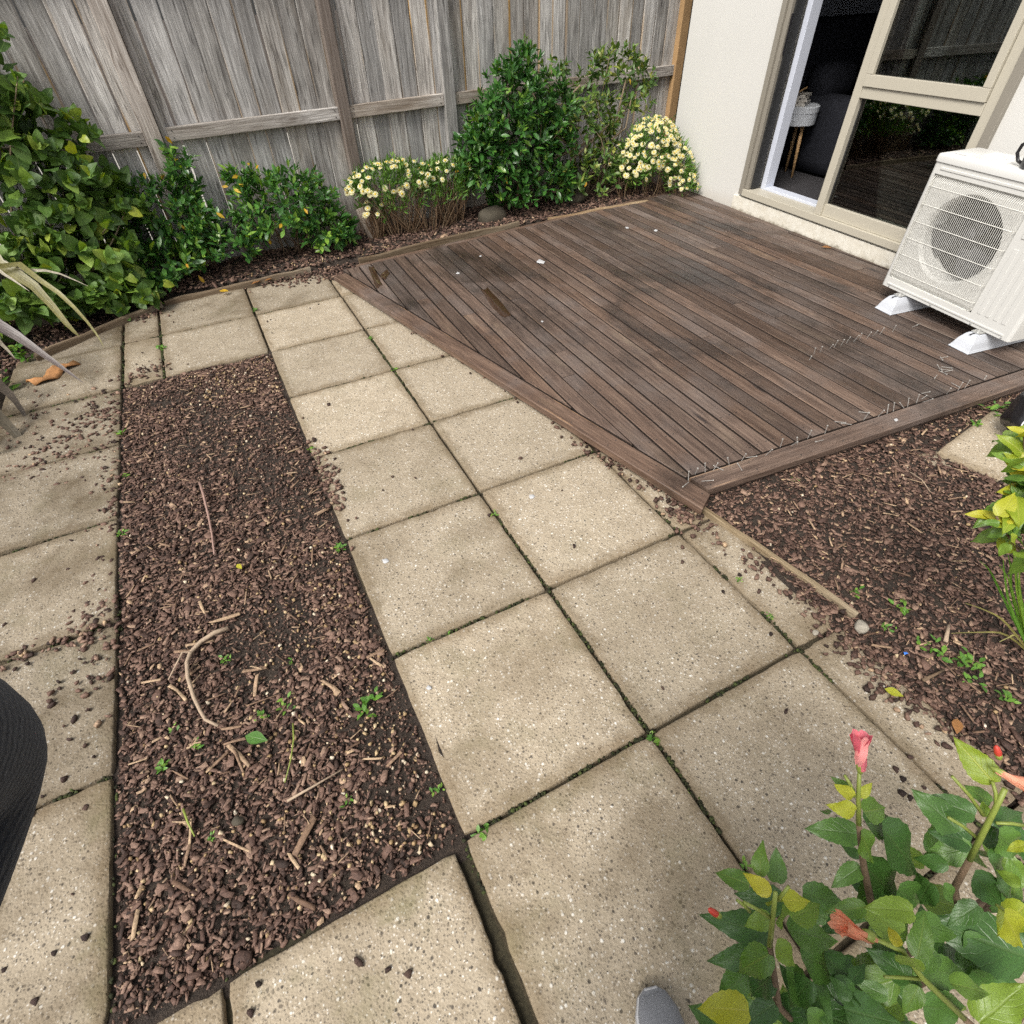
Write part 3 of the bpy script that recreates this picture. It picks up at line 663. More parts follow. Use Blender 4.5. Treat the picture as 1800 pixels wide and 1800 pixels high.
# sofa against the end wall, facing into the room
hb('interior_wall', (0.2005, 0.2205, ZB+0.005), (0.23, 4.19, 2.595), M_INWALL)
so = empty('sofa', Hm @ Vector((0.62, 1.75, ZB+0.004)), HA, label='charcoal upholstered recliner sofa inside the open door', cat='sofa')
def sb(name, c, d, ch): m_ = MB(); m_.box(c, d, ch=ch); return m_.build(name, M_SOFA, so, smooth=True)
sb('armrest', (0.10, -0.72, 0.30), (0.95, 0.30, 0.60), 0.13); sb('armrest', (0.10, 1.10, 0.30), (0.95, 0.28, 0.60), 0.13)
sb('seat', (0.12, -0.13, 0.27), (0.9, 0.86, 0.42), 0.08); sb('seat', (0.12, 0.60, 0.27), (0.9, 0.70, 0.42), 0.08)
sb('backrest', (-0.22, -0.42, 0.56), (0.34, 1.0, 1.06), 0.13); sb('backrest', (-0.22, 0.60, 0.56), (0.34, 0.98, 1.06), 0.13); sb('backrest', (-0.20, -1.05, 0.50), (0.30, 0.5, 0.98), 0.12); sb('cushion', (0.06, -0.62, 0.66), (0.30, 0.42, 0.30), 0.12)
# side table and books
TP = G(1377, 311, ZB+0.004)
tb = empty('side_table', (TP.x+0.05, TP.y+0.07, ZB+0.004), 0.4, label='small white drum side table on splayed wooden legs indoors', cat='table')
m_ = MB(); m_.lathe([(0.150,0.40),(0.158,0.405),(0.160,0.49),(0.163,0.492),(0.163,0.535),(0.155,0.54),(0.0,0.54)], 32); m_.build('drum', M_TABLEW, tb, smooth=False)
for k in range(3):
    a = 2*math.pi*k/3-2.0; m_ = MB(); m_.tube([(0.085*math.cos(a), 0.085*math.sin(a), 0.40), (0.125*math.cos(a), 0.125*math.sin(a), 0.0)], [0.017, 0.011], 10); m_.build('leg', M_BEECH, tb, smooth=True)
def mat_book():
    t = T('printed_book'); v = t.obj(); w_ = t.n('TexVoronoi', {'Vector': v, 'Scale': 34.0}); 
    t.P(Base_Color=t.mix(t.mr(w_, 0.32, 0.36), (0.05,0.045,0.045), (0.62,0.58,0.52)), Roughness=0.5); return t.m
MBK = mat_book()
for k, (lab, dz, rz, sz) in enumerate([('patterned book at the bottom of the pile on the white side table', 0.0, 0.5, (0.19,0.13,0.028)), ('patterned book in the middle of the pile on the side table', 0.029, 0.62, (0.18,0.125,0.026)), ('patterned book at the top of the pile on the side table', 0.056, 0.45, (0.185,0.12,0.024))]):
    m_ = MB(); m_.box((0, 0, sz[2]/2), sz, ch=0.002); m_.build('book', MBK, None, (tb.location.x-0.02, tb.location.y+0.0, ZB+0.545+dz), label=lab, cat='book').rotation_euler = (0, 0, rz)
m_ = MB(); m_.tube([(-0.05, 0, 0.0), (0.05, 0.0, 0.03)], 0.007, 8); m_.build('wooden_stick', M_BEECH, None, (tb.location.x-0.03, tb.location.y, ZB+0.545+0.088), label='short wooden stick lying on the pile of books', cat='stick')

# ------------------------------------------------------------------ heat pump outdoor unit
AA = math.atan2(-math.sin(R(82)), -math.cos(R(82)))
ac = empty('heat_pump_unit', (2.971, 1.588, 0.155), AA, label='white outdoor heat pump unit with round fan grille on the deck', cat='heat pump')
W, DP, HT = 0.84, 0.285, 0.665
cx, cz, cr = 0.318, 0.345, 0.222
def rrect(x0, x1, y0, y1, r, n=5):
    out = []
    for (ax_, ay_, a0) in [(x1-r, y0+r, -90), (x1-r, y1-r, 0), (x0+r, y1-r, 90), (x0+r, y0+r, 180)]:
        for k in range(n+1): a = R(a0+90*k/n); out.append((ax_+r*math.cos(a), ay_+r*math.sin(a)))
    return out
# casing: side wrap with rounded corners, front plate with the fan mouth cut out
m_ = MB(); out = rrect(0, W, 0, DP, 0.018); n = len(out)
V = [(x, y, z) for z in (0.0, HT) for (x, y) in out]; F = []
for j in range(n):
    k = (j+1) % n
    a, b = out[j], out[k]
    if abs(a[1]) < 1e-6 and abs(b[1]) < 1e-6: continue      # leave the front open
    F.append((j, k, n+k, n+j))
F.append(tuple(range(n-1,-1,-1))); m_.add(V, F)
# recessed grille bay
bay = (0.028, 0.588, 0.055, 0.612)
fx0, fx1, fz0, fz1 = 0.018, W-0.018, 0.0, HT
def quad(a, b, c_, d, y): m_.add([(a, y, b), (c_, y, b), (c_, y, d), (a, y, d)], [(0, 1, 2, 3)])
quad(fx0, fz0, fx1, bay[2], 0); quad(fx0, bay[3], fx1, fz1, 0); quad(fx0, bay[2], bay[0], bay[3], 0); quad(bay[1], bay[2], fx1, bay[3], 0)
yb = 0.016
for (a, b, c_, d) in [(bay[0],bay[2],bay[1],bay[2]), (bay[1],bay[2],bay[1],bay[3]), (bay[1],bay[3],bay[0],bay[3]), (bay[0],bay[3],bay[0],bay[2])]:
    m_.add([(a, 0, b), (c_, 0, d), (c_, yb, d), (a, yb, b)], [(0, 1, 2, 3)])
N = 64; ringc = []; ringr = []
for j in range(N):
    a = 2*math.pi*j/N; ca, sa = math.cos(a), math.sin(a); ringc.append((cx+cr*ca, yb, cz+cr*sa))
    tx = ((bay[1] if ca > 0 else bay[0])-cx)/ca if abs(ca) > 1e-6 else 1e9; tz = ((bay[3] if sa > 0 else bay[2])-cz)/sa if abs(sa) > 1e-6 else 1e9
    t_ = min(tx, tz); ringr.append((cx+t_*ca, yb, cz+t_*sa))
inner = [(cx+(cr-0.012)*math.cos(2*math.pi*j/N), yb+0.02, cz+(cr-0.012)*math.sin(2*math.pi*j/N)) for j in range(N)]
deep = [(p[0], yb+0.13, p[2]) for p in inner]
V = ringr+ringc+inner+deep; F = []
for a in range(3):
    for j in range(N): k = (j+1) % N; F.append((a*N+j, a*N+k, (a+1)*N+k, (a+1)*N+j))
m_.add(V, F); casing = m_.build('casing', M_ACW, ac)
casing.data.set_sharp_from_angle(angle=R(30))
m_ = MB(); m_.lathe([(cr+0.02, 0), (0.0, 0.0)], 40, (cx, yb+0.132, cz), M=Matrix.Rotation(R(90), 3, 'X')); m_.build('coil', M_COIL, ac)
m_ = MB(); Mx = Matrix.Rotation(R(90), 3, 'X')
m_.lathe([(0.0, 0.0), (0.052, 0.004), (0.056, 0.03), (0.03, 0.045), (0.0, 0.048)], 28, (cx, yb+0.10, cz), M=Mx); hub = m_.build('fan_hub', M_FAN, ac, smooth=True)
for k in range(3):
    m_ = MB(); V = []; F = []; a0 = 2*math.pi*k/3+0.5
    for i in range(7):
        r_ = 0.045+i*0.026
        for j in range(6):
            a = a0+(j/5.0)*(1.15-0.04*i)+0.07*i; V.append((cx+r_*math.cos(a), yb+0.045+0.05*(j/5.0), cz+r_*math.sin(a)))
    for i in range(6):
        for j in range(5): F.append((i*6+j, i*6+j+1, (i+1)*6+j+1, (i+1)*6+j))
    m_.add(V, F); m_.build('fan_blade', M_FAN, ac, smooth=True)
# wire grille
m_ = MB(); nw_ = 52
for k in range(nw_):
    x = bay[0]+0.010+(bay[1]-bay[0]-0.02)*k/(nw_-1)
    m_.tube([(x, 0.012, bay[2]+0.008), (x, -0.010, bay[2]+0.030), (x, -0.014, bay[2]+0.06), (x, -0.014, bay[3]-0.06), (x, -0.010, bay[3]-0.030), (x, 0.012, bay[3]-0.008)], 0.0015, 5, cap=False)
m_.build('grille_wires', M_WIRE, ac, kind='stuff')
for k in range(6):
    z = bay[2]+0.055+(bay[3]-bay[2]-0.11)*k/5
    m_ = MB(); m_.tube([(bay[0]+0.004, 0.012, z), (bay[0]+0.014, -0.012, z), (bay[0]+0.03, -0.0168, z), (bay[1]-0.03, -0.0168, z), (bay[1]-0.014, -0.012, z), (bay[1]-0.004, 0.012, z)], 0.0021, 6); m_.build('grille_bar', M_WIRE, ac, smooth=True)
m_ = MB()
bo = rrect(bay[0]+0.002, bay[1]-0.002, bay[2]+0.002, bay[3]-0.002, 0.03, 6); m_.tube([(x, 0.006, z) for x, z in bo+[bo[0]]], 0.003, 6); m_.build('grille_frame', M_WIRE, ac, smooth=True)
# lid
m_ = MB(); o_ = [Vector(p) for p in rrect(-0.004, W+0.004, -0.006, DP+0.004, 0.022)]
rg = [(o_, HT+0.002), (o_, HT+0.026), (inset(o_, 0.003), HT+0.034), (inset(o_, 0.010), HT+0.038)]
V = [(p.x, p.y, z) for q, z in rg for p in q]; F = []; n = len(o_)
for i in range(3):
    for j in range(n): k = (j+1) % n; F.append((i*n+j, i*n+k, (i+1)*n+k, (i+1)*n+j))
F.append(tuple(range(n-1,-1,-1))); F.append(tuple(3*n+j for j in range(n))); m_.add(V, F)
lid = m_.build('lid', M_ACTOP, ac); lid.data.set_sharp_from_angle(angle=R(35))
for j in range(4):
    m_ = MB(); m_.box((0.20+0.18*j, 0.15, HT+0.0385), (0.13, 0.20, 0.004), ch=0.0018); m_.build('lid_rib', M_ACTOP, lid)
m_ = MB()
for j, wj in enumerate([0.006,0.004,0.007,0.005,0.006,0.005,0.007]): m_.box((0.055+0.0105*j, 0.055, HT+0.0385), (wj, 0.010, 0.0008))
m_.build('lettering', plain('grey_print', (0.30,0.30,0.32), 0.6), lid)
# pressed ridges
m_ = MB(); m_.box((W/2, -0.001, 0.640), (W-0.10, 0.005, 0.012), ch=0.002); m_.build('pressed_ridge', M_ACW, ac)
m_ = MB(); m_.box((W/2, -0.001, 0.022), (W-0.08, 0.005, 0.010), ch=0.002); m_.build('pressed_ridge', M_ACW, ac)
for k in range(4):
    m_ = MB(); m_.box((0.632+0.046*k, -0.0004, 0.235), (0.024, 0.003, 0.33), ch=0.0014); m_.build('pressed_ridge', M_ACW, ac)
m_ = MB(); m_.box((0.71, -0.0015, 0.50), (0.17, 0.005, 0.10), ch=0.002); m_.build('service_panel', M_ACW, ac)
for x in (0.06, 0.36, 0.62, 0.80):
    m_ = MB(); m_.lathe([(0.0045, 0), (0.0045, 0.003), (0.002, 0.004)], 10, (x, -0.001, 0.008), M=Mx); m_.build('screw', M_STEEL, ac)
for k, (x, lab) in enumerate([(0.165, 'white plastic mounting block under the door-side end of the heat pump'), (0.690, 'white plastic mounting block under the near end of the heat pump')]):
    Ma = Matrix.Translation(ac.location) @ Matrix.Rotation(AA, 4, 'Z')
    b_ = empty('mounting_block', Ma @ Vector((x, 0.115, DZ+0.002-0.155)), AA, label=lab, cat='mounting block', group='mounting blocks under the heat pump')
    V = []
    for (hw, hl, z) in [(0.064, 0.222, 0.0), (0.056, 0.214, 0.012), (0.046, 0.200, 0.050), (0.028, 0.180, 0.084)]:
        V += [(-hw, -hl, z), (hw, -hl, z), (hw, hl, z), (-hw, hl, z)]
    F = [(3, 2, 1, 0), (12, 13, 14, 15)] + [(4*i+j, 4*i+(j+1) % 4, 4*i+4+(j+1) % 4, 4*i+4+j) for i in range(3) for j in range(4)]
    bm = bmesh.new(); me = mesh('block', V, F, M_BLOCK); bm.from_mesh(me); bmesh.ops.bevel(bm, geom=list(bm.edges), offset=0.004, segments=2, affect='EDGES'); bm.to_mesh(me); bm.free()
    link('block', me, b_)
    m_ = MB(); m_.lathe([(0.021, 0.084), (0.021, 0.087), (0.011, 0.087), (0.011, 0.096), (0.006, 0.096), (0.006, 0.104)], 14, (0.0, -0.135, 0)); m_.build('bolt', M_STEEL, b_)
    m_ = MB(); m_.box((0, -0.155, 0.0848), (0.008, 0.07, 0.002)); m_.build('slot', M_BLACK, b_)
    m_ = MB(); m_.box((x, 0.06, -0.004), (0.05, 0.20, 0.004)); m_.build('foot_rail', M_STEEL, ac)
# jug on the lid
jp = Ma @ Vector((0.445, 0.085, HT+0.0405))
jg = empty('jug', jp, AA+R(100), label='black plastic jug with loop handle on top of the heat pump', cat='jug')
m_ = MB(); m_.lathe([(0.045,0),(0.052,0.01),(0.056,0.10),(0.052,0.115),(0.046,0.115),(0.048,0.02),(0.0,0.015)], 24); m_.build('body', M_BLACK, jg, smooth=True)
m_ = MB(); m_.tube([(0, 0.05, 0.012), (0, 0.075, 0.022), (0, 0.094, 0.052), (0, 0.090, 0.085), (0, 0.068, 0.104), (0, 0.05, 0.104)], 0.008, 8); m_.build('handle', M_BLACK, jg, smooth=True)

# ================================================================== PLANTS
def leaf_geo(nl, nw, hw, fold=0.12, curl=-0.18, serr=0.0, heart=0.0, wave=0.0):
    V = []; UV = []; F = []; c = 2*nw+1
    for i in range(nl+1):
        f = i/nl; h = hw(f)
        if serr and 0 < i < nl: h *= 1+(serr if i % 2 else -serr*0.6)
        for j in range(-nw, nw+1):
            u = j/nw; x = u*h
            y = f - heart*abs(u)*(1-f)**3
            V.append((x, y, fold*abs(x)*(1-0.4*f) + curl*f*f + wave*math.sin(f*9+u*2)*abs(u)*0.05)); UV.append((0.5+u*0.5, f))
    for i in range(nl):
        for j in range(c-1): a = i*c+j; F.append((a, a+1, a+c+1, a+c))
    return np.array(V), np.array(F), np.array(UV)
ell = lambda w: (lambda f: w*math.sin(math.pi*min(1, max(0.02, f))**0.85)*(1-0.1*f)+0.004)
obov = lambda w: (lambda f: w*(math.sin(math.pi*f**1.25) if f > 0 else 0)+0.012)
ovate = lambda w: (lambda f: w*(math.sin(math.pi*min(1, f*0.97+0.03)**0.62))*(1-0.12*f)+0.004)
heartf = lambda w: (lambda f: w*(math.sin(math.pi*min(1, 0.10+f*0.90)**0.62))**0.8+0.004 if f < 1 else 0.004)
GEO_SHRUB = [leaf_geo(5, 1, obov(0.19), 0.25, -0.12), leaf_geo(5, 1, obov(0.17), 0.3, -0.22), leaf_geo(5, 1, ell(0.18), 0.25, 0.05)]
GEO_HEART = [leaf_geo(7, 2, heartf(0.43), 0.10, -0.16, 0.03, 0.12, 0.8), leaf_geo(7, 2, heartf(0.40), 0.16, -0.26, 0.03, 0.10, 0.6), leaf_geo(7, 2, heartf(0.45), 0.05, -0.08, 0.03, 0.13, 1.0)]
GEO_FG = [leaf_geo(15, 3, ovate(0.285), 0.16, -0.16, 0.05, 0.02, 0.7), leaf_geo(15, 3, ovate(0.26), 0.24, -0.26, 0.05, 0.0, 0.9), leaf_geo(15, 3, ovate(0.30), 0.10, -0.08, 0.05, 0.02, 1.1)]
GEO_FINE = [leaf_geo(3, 1, ell(0.09), 0.2, -0.1), leaf_geo(3, 1, ell(0.11), 0.2, -0.25)]
GEO_WEED = [leaf_geo(5, 1, obov(0.24), 0.2, -0.15), leaf_geo(5, 1, ell(0.27), 0.15, -0.3)]
GEO_OLIVE = [leaf_geo(5, 1, ell(0.22), 0.3, -0.25), leaf_geo(5, 1, ell(0.20), 0.2, -0.4)]

def unit(v): v = np.asarray(v, float); return v/(np.linalg.norm(v)+1e-9)
def lmat(p, d, n, L, wsc=1.0):
    y = unit(d); x = np.cross(y, unit(n)); x = unit(x) if np.linalg.norm(x) > 1e-4 else unit(np.cross(y, [0.3, 0.5, 0.8])); z = np.cross(x, y)
    M = np.eye(4); M[:3, 0] = x*L*wsc; M[:3, 1] = y*L; M[:3, 2] = z*L; M[:3, 3] = p; return M
_lm = {}
def place_leaves(root, geos, gname, items, n_obj, part='leaf', rest='foliage'):
    # items: (matrix, variant, material); the nearest n_obj become leaves of their own, the rest one foliage part
    base = np.array(root.location)
    items = sorted(items, key=lambda it: np.linalg.norm(it[0][:3, 3]-CAM))
    for (M, v, mt) in items[:n_obj]:
        key = (gname, v, mt.name)
        if key not in _lm: V, F, UV = geos[v]; _lm[key] = fast_mesh('leaf', V, F, mt, UV, True)
        Q = M.copy(); Q[:3, 3] -= base; link(part, _lm[key], root, M=Matrix(Q.tolist()))
    rem = items[n_obj:]
    if not rem: return
    mats = []; VV = []; FF = []; UU = []; MI = []; b = 0
    for (M, v, mt) in rem:
        V, F, UV = geos[v]
        if mt not in mats: mats.append(mt)
        VV.append(V @ M[:3, :3].T + M[:3, 3]-base); FF.append(F+b); UU.append(UV); MI += [mats.index(mt)]*len(F); b += len(V)
    link(rest, fast_mesh(rest, np.concatenate(VV), np.concatenate(FF), mats, np.concatenate(UU), True, MI), root, kind='stuff')
def fence_y(x): return FP.y+(x-FP.x)*math.tan(FA)
def inside(p, m=0.10): return p[1] < fence_y(p[0])-m and p[2] > 0.02
def samp(c, r, lo, zmin=-0.5):
    while True:
        d = RNG.normal(size=3); d /= np.linalg.norm(d)
        if d[2] < zmin: continue
        k = lo+(1-lo)*RNG.random()**0.6; p = np.array(c)+np.array(r)*d*k
        return p, unit(d/np.array(r))
def curve_pts(a, b, sag, n=6):
    a = np.asarray(a, float); b = np.asarray(b, float); o = RNG.normal(size=3)*np.linalg.norm(b-a)*0.08
    return [a+(b-a)*t+(o+np.array([0, 0, sag]))*math.sin(math.pi*t) for t in np.linspace(0, 1, n)]
def shrub(name, label, base, ells, geos, gname, mat, L, nleaf, n_obj, fill=150, stem_mat=None, yellow=None, ny=0, stem_r=0.006, up=0.55, axsp=(45, 88), margin=0.10, xlim=None, cat='shrub', lo=0.55, stems=26, wsc=1.0):
    root = empty(name, base, label=label, cat=cat); items = []; tips = []
    for (c, r, nt) in ells:
        for _ in range(nt):
            for _k in range(30):
                p, o = samp(c, r, lo)
                if inside(p, margin) and (xlim is None or p[0] < xlim): break
            else: continue
            ax = unit(o*0.75+np.array([0, 0, up])+RNG.normal(size=3)*0.25); tips.append((p, ax))
            a0 = RNG.random()*6.28; s = unit(np.cross(ax, [0.31, 0.7, 0.2])); t_ = np.cross(ax, s)
            for q in range(nleaf):
                a = a0+q*2.4; e = R(RNG.uniform(*axsp)*(0.35+0.65*q/nleaf)); d = ax*math.cos(e)+(s*math.cos(a)+t_*math.sin(a))*math.sin(e)
                l = L*RNG.uniform(0.65, 1.15)*(0.6+0.4*q/nleaf); pp = p-ax*0.05*(q/nleaf)*L/0.05*0.9
                items.append((lmat(pp, d, ax+RNG.normal(size=3)*0.2, l, wsc), int(RNG.integers(len(geos))), mat))
        for _ in range(int(fill*nt/40)):
            p, o = samp(c, np.array(r)*0.85, 0.15)
            if not inside(p, margin) or (xlim is not None and p[0] > xlim): continue
            items.append((lmat(p, o+RNG.normal(size=3)*0.7, np.array([0, 0, 1])+o*0.5+RNG.normal(size=3)*0.4, L*RNG.uniform(0.7, 1.1), wsc), int(RNG.integers(len(geos))), mat))
    for _ in range(ny):
        c, r, nt = ells[int(RNG.integers(len(ells)))]; p, o = samp(c, r, 0.75, -0.6)
        if p[1] > c[1]: p[1] = 2*c[1]-p[1]
        if p[2] < 0.03: p[2] = 0.03
        items.append((lmat(p, o+np.array([0, -0.3, -0.5])+RNG.normal(size=3)*0.4, [0, -1, 0.6], L*RNG.uniform(0.5, 0.75)), int(RNG.integers(len(geos))), yellow or L_YELLOW))
    place_leaves(root, geos, gname, items, n_obj)
    m_ = MB(); b0 = np.array(base)
    for k in range(min(stems, len(tips))):
        p, ax = tips[k*len(tips)//stems]
        st = b0+np.array([RNG.normal()*0.06, RNG.normal()*0.03, -0.02]); P = curve_pts(st, p, 0.05)
        m_.tube([q-b0 for q in P], [stem_r*(1-0.75*i/5) for i in range(6)], 5)
    m_.build('stems', stem_mat or M_STEM, root, smooth=True, kind='stuff'); return root

# big round-leaved hibiscus on the left
shrub('hibiscus_shrub', 'large round-leaved green shrub filling the left corner by the fence', (-1.95, 4.36, 0.0),
      [((-1.95,4.33,0.74),(0.86,0.36,0.86),125), ((-1.52,4.26,0.32),(0.42,0.34,0.36),60), ((-1.40,4.42,0.98),(0.32,0.26,0.30),22), ((-1.72,4.40,1.34),(0.48,0.28,0.30),32), ((-2.5,4.1,0.4),(0.5,0.4,0.45),30), ((-1.25,4.38,0.62),(0.26,0.26,0.22),24), ((-1.45,4.08,0.14),(0.36,0.16,0.15),34), ((-1.95,3.95,0.22),(0.4,0.2,0.22),34)],
      GEO_HEART, 'heart', L_HIB, 0.106, 6, 300, 60, M_STEMPALE, L_FGY, 16, 0.011, up=0.35, axsp=(45, 115), lo=0.5, stems=22)
shrub('leafy_shrub', 'loose upright glossy shrub in front of the double fence post', (-0.92, 4.60, 0.0),
      [((-0.92,4.52,0.38),(0.34,0.24,0.38),84), ((-0.72,4.58,0.70),(0.12,0.09,0.20),14), ((-0.66,4.42,0.24),(0.30,0.22,0.24),44), ((-1.08,4.30,0.20),(0.30,0.18,0.20),40)],
      GEO_SHRUB, 'shrub', L_GLOSS, 0.088, 9, 240, 90, M_STEM, L_YELLOW, 8, 0.006, stems=22)
shrub('leafy_shrub', 'rounded glossy shrub between fence post and flowering bush', (-0.12, 4.60, 0.0),
      [((-0.10,4.52,0.38),(0.43,0.26,0.33),110), ((0.14,4.46,0.18),(0.28,0.20,0.18),46), ((-0.34,4.56,0.60),(0.14,0.1,0.14),10)],
      GEO_SHRUB, 'shrub', L_GLOSS, 0.088, 9, 240, 90, M_STEM, L_YELLOW, 10, 0.006, stems=18)
shrub('dense_shrub', 'tall dense dark green shrub against the middle of the fence', (1.95, 4.70, 0.0),
      [((1.92,4.60,0.62),(0.46,0.30,0.54),150), ((1.58,4.56,0.46),(0.26,0.24,0.34),60), ((2.02,4.66,1.06),(0.22,0.14,0.16),20), ((2.05,4.50,0.25),(0.48,0.24,0.26),60), ((2.36,4.62,0.66),(0.22,0.24,0.42),46)],
      GEO_SHRUB, 'shrub', L_DARK, 0.095, 10, 300, 130, M_STEM, L_YELLOW, 2, 0.010, stems=20)
sg = shrub('straggly_shrub', 'open straggly shrub with bare pruned branches beside the daisies', (2.80, 4.72, 0.0),
      [((2.68,4.62,0.62),(0.44,0.22,0.42),110), ((2.98,4.68,1.02),(0.32,0.14,0.20),34), ((3.28,4.70,0.80),(0.22,0.16,0.32),32), ((2.85,4.50,0.24),(0.58,0.24,0.26),120), ((2.16,4.74,1.16),(0.07,0.06,0.10),5), ((2.40,4.70,1.04),(0.14,0.08,0.14),12)],
      GEO_OLIVE, 'olive', L_OLIVE, 0.080, 7, 200, 40, M_STEMPALE, L_YELLOW, 2, 0.008, stems=30, lo=0.4)
b0 = Vector(sg.location)
for P, r0 in [([(935,165),(975,235),(1035,285)], 0.014), ([(1000,285),(1040,250),(1085,205),(1100,140)], 0.013), ([(960,285),(1010,262),(1050,240)], 0.013), ([(1030,305),(1075,298),(1100,276),(1120,240)], 0.010), ([(970,335),(1000,345),(1008,335),(1000,325)], 0.012), ([(1050,260),(1090,278),(1108,285)], 0.010), ([(1020,150),(985,185),(968,180)], 0.008), ([(1075,245),(1100,225),(1110,170)], 0.009)]:
    m_ = MB(); m_.tube([AY(x, y, 4.55+0.03*i)-b0 for i, (x, y) in enumerate(P)], [r0*(1-0.18*i) for i in range(len(P))], 7); m_.build('bare_branch', M_STEMPALE, sg, smooth=True)

def flower_mesh(npet=11, rad=0.5):
    V = []; F = []; UV = []; mi = []
    for k in range(npet):
        a = 2*math.pi*k/npet; da = 0.24
        for (r_, dz, s_) in [(0.10, 0.05, 0.5), (0.34, 0.06, 0.95), (rad, 0.0, 0.55)]:
            for sg_ in (-1, 1):
                V.append((r_*math.cos(a+sg_*da*s_), r_*math.sin(a+sg_*da*s_), dz+0.02*(k % 2))); UV.append((0.5+sg_*0.5, r_))
        b = k*6; F += [(b, b+2, b+3, b+1), (b+2, b+4, b+5, b+3)]; mi += [0, 0]
    b = len(V); m = 10
    for (r_, z) in ((0.17, 0.05), (0.14, 0.11), (0.05, 0.13)):
        for j in range(m): V.append((r_*math.cos(2*math.pi*j/m), r_*math.sin(2*math.pi*j/m), z)); UV.append((0, 0))
    for i in range(2):
        for j in range(m): F.append((b+i*m+j, b+i*m+(j+1) % m, b+(i+1)*m+(j+1) % m, b+(i+1)*m+j)); mi.append(1)
    F.append(tuple(b+2*m+j for j in range(m))); mi.append(1)
    return mesh('flower', V, F, [M_PETAL, M_EYE], mi, True, UV)
FLW = [flower_mesh(11), flower_mesh(12, 0.48), flower_mesh(10, 0.46)]
def daisy(label, base, mounds, nfl, dry, fl_size=0.047, xlim=None, zlow=0.35):
    root = empty('daisy_bush', base, label=label, cat='flowering bush'); b0 = np.array(base); items = []
    for (c, r, nt) in mounds:
        for _ in range(nt):
            p, o = samp(c, r, 0.72, -0.15)
            if not inside(p, 0.05) or (xlim and p[0] > xlim): continue
            for q in range(14):
                d = unit(o*0.8+np.array([0, 0, 0.5])+RNG.normal(size=3)*0.55); pp = p+RNG.normal(size=3)*0.02
                items.append((lmat(pp, d, RNG.normal(size=3), RNG.uniform(0.035, 0.065)), int(RNG.integers(2)), L_FINE))
    place_leaves(root, GEO_FINE, 'fine', items, 0)
    done = 0
    while done < nfl:
        c, r, nt = mounds[int(RNG.integers(len(mounds)))] if RNG.random() < 0.5 else mounds[0]
        p, o = samp(c, np.array(r)*1.05, 0.93, -0.1)
        if o[1] > 0.45 or not inside(p, 0.05) or (xlim and p[0] > xlim) or (p[2] < zlow*(c[2]+r[2]) and RNG.random() < 0.8): continue
        nrm = unit(o*0.6+np.array([-0.15, -0.45, 0.65])+RNG.normal(size=3)*0.22); s = fl_size*RNG.uniform(0.8, 1.15)
        M = lmat(p-b0+nrm*0.02, np.cross(nrm, RNG.normal(size=3)), nrm, s); link('flower', FLW[int(RNG.integers(3))], root, M=Matrix(M.tolist())); done += 1
    m_ = MB()
    for _ in range(dry):
        c, r, nt = mounds[int(RNG.integers(len(mounds)))]
        th = RNG.uniform(0, 6.28); rr = RNG.random()**0.5
        st = np.array([c[0]+r[0]*0.35*math.cos(th)*rr, min(c[1]+r[1]*0.5*math.sin(th)*rr, fence_y(c[0])-0.08), 0.0]); en = np.array([c[0]+r[0]*0.95*math.cos(th)*rr, min(c[1]+r[1]*0.9*math.sin(th)*rr, fence_y(c[0])-0.06), c[2]+r[2]*RNG.uniform(-0.3, 0.45)])
        P = curve_pts(st, en, 0.0, 4); m_.tube([q-b0 for q in P], [0.0035, 0.003, 0.0025, 0.0018], 4)
    m_.build('dry_stems', M_DRY, root, kind='stuff'); return root
daisy('low cream daisy bush on bare brown stems behind the deck', (0.95, 4.70, 0.0),
      [((0.80,4.62,0.39),(0.37,0.20,0.16),120), ((1.30,4.64,0.37),(0.29,0.18,0.14),90), ((0.58,4.60,0.22),(0.13,0.10,0.07),10), ((1.05,4.56,0.27),(0.47,0.15,0.10),60)], 95, 300)
daisy('full cream daisy bush massed with flowers against the house corner', (3.30, 4.36, 0.05),
      [((3.26,4.36,0.32),(0.27,0.25,0.32),110), ((3.44,4.28,0.22),(0.17,0.26,0.24),70), ((3.48,4.14,0.13),(0.12,0.18,0.14),40), ((3.04,4.38,0.24),(0.19,0.20,0.24),60)], 270, 60, 0.046, 3.60, 0.12)

